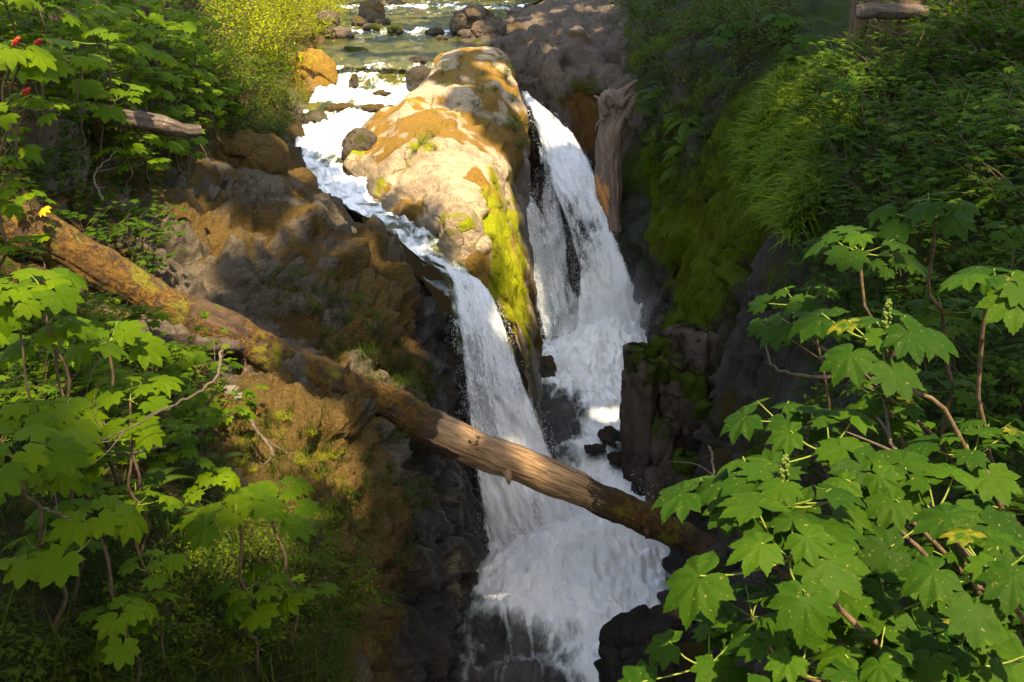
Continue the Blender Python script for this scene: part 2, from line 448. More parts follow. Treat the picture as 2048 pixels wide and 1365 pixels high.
moss = moss - 0.55 * np.clip(wet - .35, 0, 1); green = green - 0.25 * np.clip(wet - .75, 0, 1)
soil_shade = np.clip(1 - rocky * 1.6, 0, 1) * np.clip(1 - blob(pts, [(640,880,11.8,1.5,1),(560,860,11.4,1.2,1),(360,400,17,2.2,1),(480,310,24,2.4,1),(600,110,40,3,1)]), 0, 1)
wet = np.maximum(wet, .8 * soil_shade)  # not damp: dark earth with the plants' deep shade put into the colour
o_left = terrain('left_bank', A2, m_left, {'moss': moss, 'green': green, 'wet': wet})

# ---- centre dome between the two falls ---------------------------------------
DM = [
 [(790,150,40),(850,140,40.5),(905,130,41),(960,122,41),(1010,125,40),(1050,150,39.5),(1070,200,39)],
 [(830,160,36.2),(862,128,36.4),(884,108,36.6),(935,99,37),(988,101,37),(1018,120,37),(1040,190,37)],
 [(825,200,33),(862,152,33.2),(888,122,34),(935,112,34.4),(995,112,34.6),(1032,165,34),(1052,250,33.6)],
 [(728,262,30.4),(796,217,30),(850,196,30.2),(920,178,31),(990,190,31),(1040,240,31),(1058,330,31.2)],
 [(688,335,27.8),(735,290,27.3),(820,232,27.8),(900,232,27.9),(965,270,28),(1020,320,28.2),(1052,430,29)],
 [(715,402,25.2),(752,350,24.9),(840,300,24.9),(915,300,25),(970,330,25.2),(1018,400,26),(1058,530,28)],
 [(790,435,23.2),(822,395,22.9),(880,350,22.9),(940,355,23),(985,395,23.4),(1030,480,24.3),(1070,630,26.5)],
 [(868,490,21.9),(880,440,21.5),(915,398,21.5),(960,405,21.6),(1000,460,22.1),(1040,550,23),(1076,710,25)],
 [(912,560,21.4),(922,500,21),(945,462,20.9),(980,475,21),(1016,530,21.5),(1050,620,22.3),(1077,770,24)],
 [(960,640,21.3),(968,580,20.95),(985,545,20.9),(1012,560,21),(1038,610,21.5),(1062,690,22.1),(1078,820,23.2)],
 [(1020,730,21.5),(1022,670,21.1),(1030,640,21),(1045,655,21.1),(1060,700,21.5),(1072,760,21.9),(1080,870,22.8)],
 [(1060,860,21.6),(1056,800,21.2),(1056,760,21.1),(1062,765,21.2),(1070,790,21.6),(1077,840,22),(1082,940,22.8)],
 [(1075,1060,21.6),(1072,1000,21.3),(1072,960,21.2),(1074,960,21.3),(1078,980,21.6),(1082,1010,22),(1085,1060,22.6)],
]
A = loft(DM, 260, 380); N = grid_normals(A); pts = A.reshape(-1, 3)
f1, e1 = facet(pts * (0.55, 0.55, 0.7) + 0.3 * fbm(pts * .8, 2, 3)[:, None], 21, 0.7, 0.35)
f2, e2 = facet(pts * 1.7 + 0.25 * fbm(pts * 2, 2, 6)[:, None], 25, 0.8, 0.4)
rd = ridged(pts * (0.9, 0.5, 1.2), 3, 26)
iv = np.repeat(np.linspace(0, 12, 380), 260); iu = np.tile(np.linspace(0, 6, 260), (380, 1)).ravel()
low_ = np.clip((iv - 4.5) / 3, 0, 1)
f3, e3 = facet(pts * (3.6, 3.6, 5.0) + 0.2 * fbm(pts * 3, 2, 6)[:, None], 27, 0.9, 0.5)
disp = blur2((0.34 * f1 + 0.07 * f2 * (1 - .3 * low_) + 0.018 * f3 + 0.05 * rd) * np.clip(iv / 2.5, .35, 1), A.shape[:2], 4) + 0.012 * fbm(pts * 9, 3, 28)
crl = np.exp(-np.abs(vnoise(pts * (.8, .8, .6) + .5 * fbm(pts * 1.2, 3, 63)[:, None], 64)) / .016)
disp -= .07 * blur2(crl, A.shape[:2], 1)
pts2 = pts + N.reshape(-1, 3) * disp[:, None]
moss = 0.30 + 0.42 * fbm(pts * (1.3, .9, .9), 5, 80) + .25 * np.exp(-e1 / .07) + blob(pts, [(940,150,33,2.0,.25),(880,200,30.5,1.2,.1),(990,280,29,1.6,.38),(960,180,31.5,1.6,.12),(860,250,28,1.1,.32),(880,270,27,.8,.3),(800,290,26.5,.8,.1),
      (1000,420,23.5,.9,.2),(930,330,24,1.0,-.3),(780,380,24.3,.9,.15),(840,420,22.8,.5,.5),(1020,620,22,1.2,.35),(968,380,23.6,.6,.45),(985,470,22,.6,.4),(850,350,24.4,1.2,-.25),(920,420,21.8,.9,-.3)])
green = 0.18 + 0.34 * fbm(pts * (1.4, 1, .6), 4, 84) + blob(pts, [(790,360,24.6,.9,.5),(715,320,27.3,.7,.5),(995,450,22.3,.7,.35),(1015,540,21.6,.8,.6),(1045,620,22,.9,.8),(1060,700,22.2,.9,.8),(1055,560,23.5,1.2,.7),
      (975,350,24.6,.55,.5),(985,400,23.3,.55,.5),(960,310,26,.5,.35),(1000,490,21.6,.6,.55),(1010,580,21.2,.6,.5),(880,480,21.4,.6,.3),(940,180,31,.8,.25),(1000,320,28,1.0,.3),(980,420,22.6,.6,.3),(1050,450,26,1.5,.4)])
wet = np.clip(.6 * crl + blob(pts, [(700,390,25.5,1.0,.6),(800,430,23,.7,.5),(1060,330,30,1.5,.7),(1066,480,28,1.5,.7),(1075,800,23,1.6,.8),(1040,760,21.5,.8,.6),(720,280,30,.8,.3),(1075,900,22,2,.9)]) * np.where(iu > 4.6, 1, .8)
      + np.clip((iu - 5.1) / .7, 0, 1) * .6 + np.clip(1 - iu / 0.55, 0, 1) * .7, 0, 1)
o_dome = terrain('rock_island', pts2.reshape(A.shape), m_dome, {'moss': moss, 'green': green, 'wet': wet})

# ---- grey bedrock and the wall behind the right fall ------------------------
GR = [
 [(820,20,75),(930,5,78),(1050,-15,82),(1150,-40,84),(1250,-80,86),(1400,-120,88)],
 [(865,70,50),(950,40,52),(1040,20,54),(1150,0,55),(1250,-30,56),(1400,-70,58)],
 [(890,112,41),(970,90,41.5),(1050,66,42),(1140,42,43),(1240,20,45),(1400,-30,46)],
 [(960,124,37.5),(1035,108,37.2),(1080,72,37),(1145,72,37.4),(1210,70,38),(1400,20,38)],
 [(985,150,36),(1045,150,35.4),(1085,105,34.6),(1140,105,34.6),(1220,120,34.6),(1390,80,33)],
 [(1000,190,35.4),(1052,200,34.4),(1110,170,33.6),(1165,175,33.4),(1232,190,33),(1380,150,30.8)],
 [(1010,250,34.8),(1060,255,33.6),(1130,265,32.7),(1190,275,32.2),(1245,280,31.6),(1370,260,29)],
 [(1030,370,33.5),(1085,365,32.4),(1150,380,31.5),(1205,390,31),(1258,395,30.4),(1365,380,27.8)],
 [(1050,510,32),(1100,510,31.2),(1165,520,30.4),(1225,530,29.8),(1285,520,29),(1365,500,26.8)],
 [(1060,660,30.8),(1110,660,30.2),(1175,665,29.6),(1240,670,29),(1300,660,28.3),(1365,640,26.4)],
 [(1070,830,30),(1120,830,29.8),(1185,830,29.3),(1250,830,28.8),(1310,820,28.2),(1365,800,26.4)],
]
A = loft(GR, 260, 340); N = grid_normals(A); pts = A.reshape(-1, 3)
iv = np.repeat(np.linspace(0, 10, 340), 260); iu = np.tile(np.linspace(0, 5, 260), (340, 1)).ravel()
f1, e1 = facet(pts * (0.75, 0.75, 0.45) + 0.3 * fbm(pts * .8, 2, 3)[:, None], 31, 0.9, 0.5)
f2, e2 = facet(pts * (1.9, 1.9, 1.3) + 0.25 * fbm(pts * 2, 2, 6)[:, None], 35, 0.9, 0.5)
f3, e3 = facet(pts * 4.5, 39, 0.8, 0.5)
disp = blur2(0.50 * f1 + 0.19 * f2 + 0.05 * f3 + 0.14 * ridged(pts * (1.4, 1.4, .3), 3, 36) * np.clip((iv - 4) / 2, 0, 1), A.shape[:2], 2)
pts2 = pts + N.reshape(-1, 3) * disp[:, None]
moss = 0.28 + 0.22 * fbm(pts * .8, 3, 90) + blob(pts, [(1110,150,34,1.4,.1),(1180,220,32.6,1.2,.25),(1200,330,31.3,1.3,.25)])
green = 0.12 + 0.22 * fbm(pts * (1.4, 1.4, .5), 3, 94) + blob(pts, [(1170,150,33.6,1,.35),(1150,260,32.4,1.,.3),(1320,430,28.6,2.2,.6),(1270,440,29.8,1.4,.4),(1260,200,32,1.5,.3),(1095,330,32.4,.8,.35),(1330,300,29.6,2.5,.5)])
wet = np.clip(np.clip((iv - 6.2) / 1.6, 0, 1) * 0.95 + blob(pts, [(1085,330,32.4,1.6,.7),(1060,240,33.6,.8,.6)]) + 0.4 * np.clip((iv - 5) / 2, 0, 1) * (fbm(pts * .6, 2, 97) > .1), 0, 1)
o_grey = terrain('rock_cliff', pts2.reshape(A.shape), m_grey, {'moss': moss, 'green': green, 'wet': wet})

# ---- right wall of the gorge and the right bank -------------------------------
RW = [
 [(1325,700,33),(1305,420,33.5),(1280,250,34.5),(1255,110,36),(1275,10,40),(1370,-40,44),(1600,-70,46),(2000,-90,46),(2800,-110,40)],
 [(1315,690,31),(1312,440,30.6),(1300,270,30.8),(1290,150,31.6),(1330,60,34),(1430,10,37),(1620,-20,38),(2000,-45,36),(2800,-70,28)],
 [(1302,730,29),(1322,540,28.4),(1332,360,28),(1345,215,28),(1400,105,28.6),(1500,50,29.5),(1660,15,29),(2000,-10,26),(2800,-30,20)],
 [(1288,800,26.8),(1345,630,26),(1398,450,25.4),(1430,310,25),(1478,190,24.8),(1560,120,24.8),(1700,75,23.6),(2000,55,20),(2800,40,15)],
 [(1275,895,24.3),(1362,720,23.8),(1438,540,23),(1482,400,22.2),(1522,290,21.6),(1600,210,21),(1740,160,19.4),(2000,140,16.4),(2800,120,12)],
 [(1270,962,22.8),(1385,830,22),(1490,640,20.8),(1525,480,19.8),(1562,390,18.8),(1650,320,17.4),(1790,275,15.6),(2010,255,13.4),(2800,240,10)],
 [(1270,1045,21.4),(1400,940,20.2),(1525,770,18.4),(1560,600,17),(1620,500,15.8),(1720,430,14.2),(1840,385,12.6),(2030,360,10.9),(2800,350,8.4)],
 [(1275,1115,20.3),(1405,1050,18.6),(1535,905,16),(1592,750,14.5),(1672,650,13),(1770,580,11.6),(1890,535,10.2),(2060,510,8.9),(2800,500,7)],
 [(1285,1195,18.9),(1405,1145,17.2),(1535,1050,14.6),(1618,905,12.6),(1705,805,11),(1805,745,9.7),(1920,705,8.6),(2090,690,7.4),(2800,680,6)],
 [(1292,1295,17.6),(1405,1255,15.4),(1535,1195,12.8),(1640,1090,10.8),(1735,1010,9.4),(1850,960,8),(1970,930,7),(2120,915,6.1),(2800,910,5)],
 [(1240,1400,16.8),(1385,1390,13.8),(1525,1350,11.3),(1650,1285,9.3),(1765,1230,7.9),(1880,1195,6.7),(2010,1170,5.8),(2160,1160,5),(2800,1160,4.2)],
 [(1215,1520,15.5),(1372,1550,11.8),(1525,1540,9.5),(1670,1500,7.7),(1800,1460,6.4),(1920,1430,5.5),(2060,1420,4.7),(2220,1420,4.1),(2800,1420,3.5)],
 [(1200,1850,12),(1372,1850,9.2),(1525,1850,7.5),(1670,1820,6),(1800,1790,5),(1920,1770,4.3),(2060,1760,3.7),(2220,1760,3.2),(2800,1760,2.7)],
]
A = loft(RW, 400, 440); N = grid_normals(A); pts = A.reshape(-1, 3)
iv = np.repeat(np.linspace(0, 12, 440), 400); iu = np.tile(np.linspace(0, 8, 400), (440, 1)).ravel()
wallw = np.clip((4.4 - iu) / 1.2, 0, 1)
f1, e1 = facet(pts * (0.8, 0.8, 0.4) + 0.3 * fbm(pts * .8, 2, 3)[:, None], 41, 0.9, 0.5)
f2, e2 = facet(pts * (2.2, 2.2, 1.3) + 0.25 * fbm(pts * 2, 2, 6)[:, None], 45, 0.9, 0.5)
hang = ridged(pts * (2.4, 2.4, .22) + 0.35 * fbm(pts * .7, 2, 7)[:, None], 4, 46)
disp = wallw * (0.38 * f1 + 0.10 * f2 + 0.17 * hang + 0.07 * fbm(pts * (7, 7, 2), 3, 48)) + (1 - wallw) * (0.28 * fbm(pts * .7, 4, 49))
disp = blur2(disp, A.shape[:2], 1)
disp *= np.clip(D.max() * 0 + proj(pts)[2] / 14, .4, 1.2)
pts2 = pts + N.reshape(-1, 3) * disp[:, None]
moss = 0.36 + 0.25 * fbm(pts * .6, 3, 100) + blob(pts, [(1560,430,18.5,1.2,.4),(1600,260,20,2,.2)])
green = 0.46 + 0.30 * fbm(pts * (.8, .8, .3), 3, 104) + blob(pts, [(1390,530,24,2.6,.4),(1460,450,22,2,.4),(1340,440,28,2,.4),(1500,650,19.5,2.,.05),(1420,760,21,1.5,.1),(1560,240,21,2.5,.4)])
wet = np.clip(np.clip((-8.8 - pts2[:, 2]) / 2.0, 0, 1) * np.clip((3.2 - iu) / 1, 0, 1) * .95 + blob(pts, [(1310,620,28.5,1.8,.6)]), 0, 1)
bank = np.clip((iu - 3.8) / 1.0, 0, 1); green = np.maximum(green, .6 * bank)
green = green - 0.75 * np.clip(wet - .3, 0, 1); wet = np.maximum(wet, .7 * bank); moss = moss - .5 * np.clip(wet - .3, 0, 1)  # planted bank darkened too: shade between the plants painted in, not wetness
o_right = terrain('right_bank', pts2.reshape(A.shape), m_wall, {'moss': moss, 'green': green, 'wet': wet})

# ---- the ground sheet that everything stands in, far valley floor -------------
def far_ground():
    n = 120
    xs = np.linspace(-1, 1, n); xs = np.sign(xs) * np.abs(xs) ** 1.6 * 260
    ys = np.linspace(0, 1, n) ** 1.5 * 330 - 40
    X, Y = np.meshgrid(xs, ys)
    p = np.stack([X.ravel(), Y.ravel(), np.zeros(n * n)], 1)
    h = -14 + np.clip((Y.ravel() - 45) / 25, 0, 1) * 9.6
    side = np.clip((np.abs(X.ravel() + 2) - 16) / 40, 0, 1)
    h = h + side * 12 + np.clip((Y.ravel() - 85) / 120, 0, 1) * 24 + 0.7 * fbm(p * .08, 4, 120)
    p[:, 2] = h
    me = mesh_np('ground', p, grid_faces(n, n), m_left, True, attrs={'moss': np.full(n * n, .6), 'green': np.full(n * n, .45), 'wet': np.zeros(n * n)})
    tag(link('ground', me), kind='structure')
far_ground()

# ================================================================ WATER
def water_mat(name, deep=(0.018, 0.022, 0.010), deep2=(0.05, 0.055, 0.012), scale=1.0, clump=1.0, bump=0.12, spec=.5):
    """dark glossy river water with white foam where attribute foam is high"""
    m, nt = new_mat(name)
    pos = nd(nt, 'ShaderNodeNewGeometry').outputs['Position']
    uvn = nd(nt, 'ShaderNodeUVMap', uv_map='UVMap').outputs[0]
    p = mapped(nt, uvn, (1.0, 0.42, 1.0))
    n1 = noise_n(nt, p, 1.5 * scale, 7, 0.65, 1.2)
    n2 = noise_n(nt, p, 5.0 * scale, 6, 0.7, 1.0)
    n3 = noise_n(nt, pos, 16 * scale, 4, 0.65)
    n4 = noise_n(nt, p, 26 * scale, 4, 0.7)
    nn = mth(nt, 'ADD', mth(nt, 'MULTIPLY', n1, 0.42), mth(nt, 'ADD', mth(nt, 'MULTIPLY', n2, 0.33), mth(nt, 'MULTIPLY', n4, 0.25)))
    fo = attr_n(nt, 'foam')
    lw = nd(nt, 'ShaderNodeMix', data_type='VECTOR'); lw.inputs[0].default_value = .35
    nt.links.new(p, lw.inputs[4]); nt.links.new(nd(nt, 'ShaderNodeTexNoise', {'Vector': p, 'Scale': 2.2 * scale, 'Detail': 4}).outputs[1], lw.inputs[5])
    vo = nd(nt, 'ShaderNodeTexVoronoi', {'Scale': 3.4 * scale}, feature='DISTANCE_TO_EDGE'); nt.links.new(lw.outputs[1], vo.inputs['Vector'])
    lace = mth(nt, 'SUBTRACT', 1.0, sstep(nt, vo.outputs[0], 0.0, 0.16))
    x = mth(nt, 'ADD', mth(nt, 'ADD', nn, mth(nt, 'MULTIPLY', lace, 0.16)), mth(nt, 'MULTIPLY', mth(nt, 'SUBTRACT', fo, 0.5), 0.72))
    f = sstep(nt, x, 0.42, 0.74)
    dcol = mixc(nt, sstep(nt, n1, 0.35, 0.65), deep, deep2)
    fcol = mixc(nt, sstep(nt, x, 0.55, 0.85), (0.40, 0.46, 0.46), (0.84, 0.88, 0.90))
    col = mixc(nt, f, dcol, fcol)
    rough = mth(nt, 'ADD', 0.10, mth(nt, 'MULTIPLY', f, 0.6))
    h = mth(nt, 'ADD', mth(nt, 'MULTIPLY', n2, 0.6), mth(nt, 'ADD', mth(nt, 'MULTIPLY', n3, 0.22), mth(nt, 'MULTIPLY', n4, 0.16)))
    bmp = nd(nt, 'ShaderNodeBump', {'Height': h, 'Strength': 1.0, 'Distance': bump})
    bs = nd(nt, 'ShaderNodeBsdfPrincipled', {'Base Color': col, 'Roughness': rough, 'Normal': bmp.outputs[0], 'IOR': 1.33, 'Specular IOR Level': spec})
    nd(nt, 'ShaderNodeOutputMaterial', {'Surface': bs.outputs[0]})
    return m

def fall_mat(name, sx=9.0, sy=1.1, seed=0.0, soft=0.16):
    """falling water: torn white strands and drops; clear in between"""
    m, nt = new_mat(name)
    uvn = nd(nt, 'ShaderNodeUVMap', uv_map='UVMap').outputs[0]
    mp = nd(nt, 'ShaderNodeMapping', {'Location': (seed * 3.7, seed * 1.3, seed)}); nt.links.new(uvn, mp.inputs[0])
    uvn = mp.outputs[0]
    a = noise_n(nt, mapped(nt, uvn, (sx * .33, sy * .5, 1)), 1.0, 4, 0.6, 0.6)
    b = noise_n(nt, mapped(nt, uvn, (sx, sy, 1)), 1.0, 5, 0.65, 0.5)
    c = noise_n(nt, mapped(nt, uvn, (sx * 2.2, sy * 5, 1)), 1.0, 5, 0.75, 0.8)
    d = noise_n(nt, mapped(nt, uvn, (sx * 4.2, sy * 13, 1)), 1.0, 3, 0.7, 0.5)
    nn = mth(nt, 'ADD', mth(nt, 'ADD', mth(nt, 'MULTIPLY', a, 0.28), mth(nt, 'MULTIPLY', b, 0.20)),
             mth(nt, 'ADD', mth(nt, 'MULTIPLY', c, 0.27), mth(nt, 'MULTIPLY', d, 0.25)))
    x = mth(nt, 'ADD', nn, mth(nt, 'MULTIPLY', mth(nt, 'SUBTRACT', attr_n(nt, 'foam'), 0.46), 0.62))
    f = sstep(nt, x, 0.5 - soft * .35, 0.5 + soft * .55)
    col = mixc(nt, sstep(nt, mth(nt, 'ADD', x, mth(nt, 'MULTIPLY', mth(nt, 'SUBTRACT', c, 0.5), 0.35)), 0.45, 0.72), (0.55, 0.61, 0.62), (0.90, 0.93, 0.95))
    h = mth(nt, 'ADD', mth(nt, 'MULTIPLY', b, 0.5), mth(nt, 'MULTIPLY', c, 0.4))
    bmp = nd(nt, 'ShaderNodeBump', {'Height': h, 'Strength': 0.8, 'Distance': 0.12})
    bs = nd(nt, 'ShaderNodeBsdfPrincipled', {'Base Color': col, 'Roughness': 0.45, 'Normal': bmp.outputs[0]})
    tr = nd(nt, 'ShaderNodeBsdfTranslucent', {'Color': (0.8, 0.85, 0.87)})
    mx = nd(nt, 'ShaderNodeMixShader', {0: 0.25, 1: bs.outputs[0], 2: tr.outputs[0]})
    tp = nd(nt, 'ShaderNodeBsdfTransparent')
    mo = nd(nt, 'ShaderNodeMixShader', {0: f, 1: tp.outputs[0], 2: mx.outputs[0]})
    nd(nt, 'ShaderNodeOutputMaterial', {'Surface': mo.outputs[0]})
    return m

m_river = water_mat('river_water', deep=(0.022, 0.030, 0.010), deep2=(0.085, 0.080, 0.014), bump=0.07, spec=.22)
m_pool = water_mat('gorge_water', deep=(0.020, 0.019, 0.018), deep2=(0.070, 0.064, 0.056), scale=0.9, bump=0.14, spec=.8)
m_falls = [fall_mat('falling_water_%s' % k, seed=s) for k, s in (('front', 0.0), ('middle', 4.0), ('back', 9.0))]

def ribbon(rows, nu, nv, bulge=0.0, rough=0.06, seed=0, foam=None, edge=0.35, push=0.0, inset=0.0):
    """rows: (Lu,Lv,Ld, Ru,Rv,Rd[, foam]) down the flow -> points, uv in metres, foam"""
    L = np.array([P(*r[:3]) for r in rows]); R = np.array([P(*r[3:6]) for r in rows])
    fo = np.array([r[6] if len(r) > 6 else 0.8 for r in rows])
    L, R, fo = cr(L, nv), cr(R, nv), cr(fo, nv)
    t = np.linspace(inset, 1 - inset, nu)
    A = L[:, None] * (1 - t)[None, :, None] + R[:, None] * t[None, :, None]
    n = grid_normals(A)
    ac = np.linspace(0, 1, nu)
    prof = 4 * ac * (1 - ac)
    w = np.linalg.norm(R - L, axis=1)
    p = A.reshape(-1, 3)
    mid = A[:, nu // 2]; s = np.concatenate([[0], np.cumsum(np.linalg.norm(np.diff(mid, axis=0), axis=1))])
    uv = np.stack([(t[None, :] - .5) * w[:, None], np.repeat(s[:, None], nu, 1)], -1).reshape(-1, 2)
    q = np.stack([uv[:, 0], uv[:, 1] * .3, np.full(len(uv), seed * 5.0)], 1)
    off = (bulge * w[:, None] * prof[None, :]).ravel() + rough * fbm(q * 2.2, 4, 200 + seed) + .45 * rough * fbm(q * (7, 9, 1), 3, 205 + seed) * (bulge > 0) + push
    p = p + n.reshape(-1, 3) * off[:, None]
    e = np.minimum(ac, 1 - ac)[None, :] * w[:, None]
    ed = np.clip(e / edge, 0, 1).ravel()
    fa = np.repeat(fo[:, None], nu, 1).ravel() - (1 - ed) * 0.75
    return p.reshape(A.shape), uv, fa

def ribbon_obj(name, rows, mat, nu, nv, **kw):
    extra = kw.pop('extra', None)
    A, uv, fa = ribbon(rows, nu, nv, **kw)
    if extra is not None: fa = fa + extra(A.reshape(-1, 3))
    me = mesh_np(name, A.reshape(-1, 3), grid_faces(nv, nu), mat, True, uv, {'foam': fa})
    return tag(link(name, me), kind='structure'), A, fa

def zr(Lu, v, z, Ru, v2=None, z2=None, foam=0.8):
    a = z / (-ST + (682.5 - v) / FOC * CT)
    v2 = v if v2 is None else v2; z2 = z if z2 is None else z2
    b = z2 / (-ST + (682.5 - v2) / FOC * CT)
    return (Lu, v, a, Ru, v2, b, foam)

# upper river in its shallow pools, then the cascades and the left chute
RV = [zr(560, -14, -3.30, 1150, foam=.12), zr(600, 2, -3.45, 1080, foam=.08), zr(620, 14, -3.55, 1050, foam=.42), zr(630, 20, -3.62, 1040, foam=.22), zr(620, 40, -3.70, 1010, foam=.06),
      zr(620, 55, -3.78, 1000, foam=.10), zr(620, 63, -3.90, 1000, foam=.62), zr(630, 72, -3.98, 990, foam=.22), zr(630, 90, -4.02, 980, foam=-.15), zr(640, 112, -4.06, 960, foam=-.1),
      zr(650, 132, -4.16, 920, foam=.32), (655, 146, 35.2, 900, 146, 35.2, .5), (640, 166, 34.7, 880, 168, 34.6, .75), (628, 184, 34.0, 860, 188, 33.8, .95), (618, 200, 33.0, 850, 204, 32.8, .95),
      (612, 214, 32.4, 820, 216, 32.2, .62), (606, 230, 31.8, 790, 232, 31.4, .9), (597, 258, 30.3, 765, 258, 30.3, .88), (588, 296, 28.3, 745, 300, 28.3, .78), (592, 340, 26.4, 735, 340, 26.6, .72),
      (612, 378, 24.9, 745, 378, 25.2, .8), (668, 405, 23.9, 780, 405, 24.2, .72), (745, 438, 22.7, 845, 430, 23.2, .55), (795, 482, 21.5, 885, 476, 22.0, .45), (840, 520, 20.75, 925, 530, 21.0, .5),
      (886, 556, 20.15, 978, 592, 20.4, .55), (903, 630, 20.0, 1016, 668, 20.2, .6), (910, 700, 20.05, 1040, 740, 20.1, .4)]
o_river, A_river, _ = ribbon_obj('river', RV, m_river, 150, 700, rough=0.05, edge=0.05, seed=1,
    extra=lambda p: 0.34 * fbm(p * 2.0, 4, 210) + blob(p, [(700,210,32.4,.5,-.7),(640,214,32.4,.6,-.6),(760,190,33.6,.4,-.5),(740,175,34.4,.5,-.6),(790,165,34.8,.4,-.6),(690,165,34.8,.4,.2),(720,160,34.9,.35,-.5)]))
# cascade steps get some body
co = np.empty(len(o_river.data.vertices) * 3, dtype=np.float32); o_river.data.vertices.foreach_get('co', co); co = co.reshape(-1, 3)
fr = np.empty(len(co), dtype=np.float32); o_river.data.attributes['foam'].data.foreach_get('value', fr)
co[:, 2] += np.clip(fr, 0, 1) * (0.15 * fbm(co * 1.9, 4, 214) + .07 * fbm(co * 6, 3, 216))
o_river.data.vertices.foreach_set('co', co.ravel())

MF = [(835, 515, 20.85, 925, 530, 21.05, .55), (886, 556, 20.2, 978, 590, 20.35, .62), (902, 625, 19.85, 1014, 660, 20.0, .68), (911, 720, 19.7, 1052, 740, 19.75, .64), (921, 820, 19.65, 1090, 835, 19.6, .60),
      (935, 920, 19.65, 1124, 925, 19.55, .58), (948, 1010, 19.6, 1155, 1005, 19.45, .60), (958, 1080, 19.55, 1185, 1070, 19.35, .66), (960, 1150, 19.5, 1215, 1140, 19.2, .7)]
FALLS = []
for i, (pu, ins, dd) in enumerate(((0.10, 0.0, 0.0), (-0.15, 0.02, -.03), (-0.45, 0.05, .02))):
    o, A, fa = ribbon_obj('waterfall', [r[:6] + (r[6] + dd,) for r in MF], m_falls[i], 80, 260, bulge=0.10, rough=0.10, seed=3 + i, edge=0.22, push=pu, inset=ins,
               extra=lambda p: 0.16 * fbm(p * (1.6, 1.6, .35), 3, 230 + i))
    FALLS.append((A, fa))
RF1 = [(1034, 184, 33.6, 1062, 186, 33.4, .78), (1043, 203, 32.9, 1078, 203, 32.6, .84), (1056, 235, 32.2, 1122, 238, 31.9, .80), (1074, 290, 31.5, 1168, 292, 31.2, .88), (1092, 350, 30.9, 1200, 350, 30.5, .92),
       (1112, 420, 30.4, 1222, 412, 30.0, .84), (1136, 500, 29.8, 1244, 482, 29.4, .80), (1150, 570, 29.4, 1270, 550, 28.9, .88), (1148, 640, 29.1, 1300, 615, 28.5, .95), (1140, 715, 28.7, 1318, 685, 28.1, 1.0), (1140, 785, 28.2, 1322, 745, 27.8, 1.05)]
RF2 = [(1070, 300, 31.9, 1128, 310, 31.5, .66), (1074, 370, 31.4, 1132, 380, 31.1, .72), (1076, 450, 30.9, 1138, 450, 30.6, .70), (1078, 540, 30.4, 1152, 540, 30.2, .68), (1080, 630, 30.0, 1180, 620, 29.6, .70), (1086, 700, 29.5, 1210, 700, 29.0, .82), (1104, 770, 28.9, 1240, 770, 28.3, 1.0)]
RF3 = [(964, 306, 30.4, 988, 306, 30.6, .80), (986, 335, 30.0, 1018, 330, 30.3, .82), (1006, 370, 29.6, 1052, 360, 30.0, .86), (1020, 420, 29.4, 1086, 415, 29.8, .80), (1034, 490, 29.3, 1116, 480, 29.7, .76), (1050, 570, 29.3, 1136, 560, 29.6, .72), (1070, 650, 29.2, 1156, 650, 29.4, .68), (1086, 730, 29.0, 1168, 730, 29.1, .68), (1090, 775, 28.9, 1168, 775, 28.9, .75)]
for k, (rows, nu) in enumerate(((RF1, 60), (RF2, 40), (RF3, 44))):
    for i, (pu, ins, dd) in enumerate(((0.08, 0.0, -.18), (-0.25, 0.03, -.16))):
        o, A, fa = ribbon_obj('waterfall', [r[:6] + (r[6] + dd,) for r in rows], m_falls[(i + k) % 3], nu, 240, bulge=0.13, rough=0.13, seed=11 + k * 3 + i, edge=0.26, push=pu, inset=ins,
                   extra=lambda p: 0.16 * fbm(p * (1.3, 1.3, .4), 3, 250 + i + k) + blob(p, [(1160,470,30,.5,-.25),(1165,540,29.8,.5,-.25),(1150,410,30.5,.35,-.2)]))
        FALLS.append((A, fa))

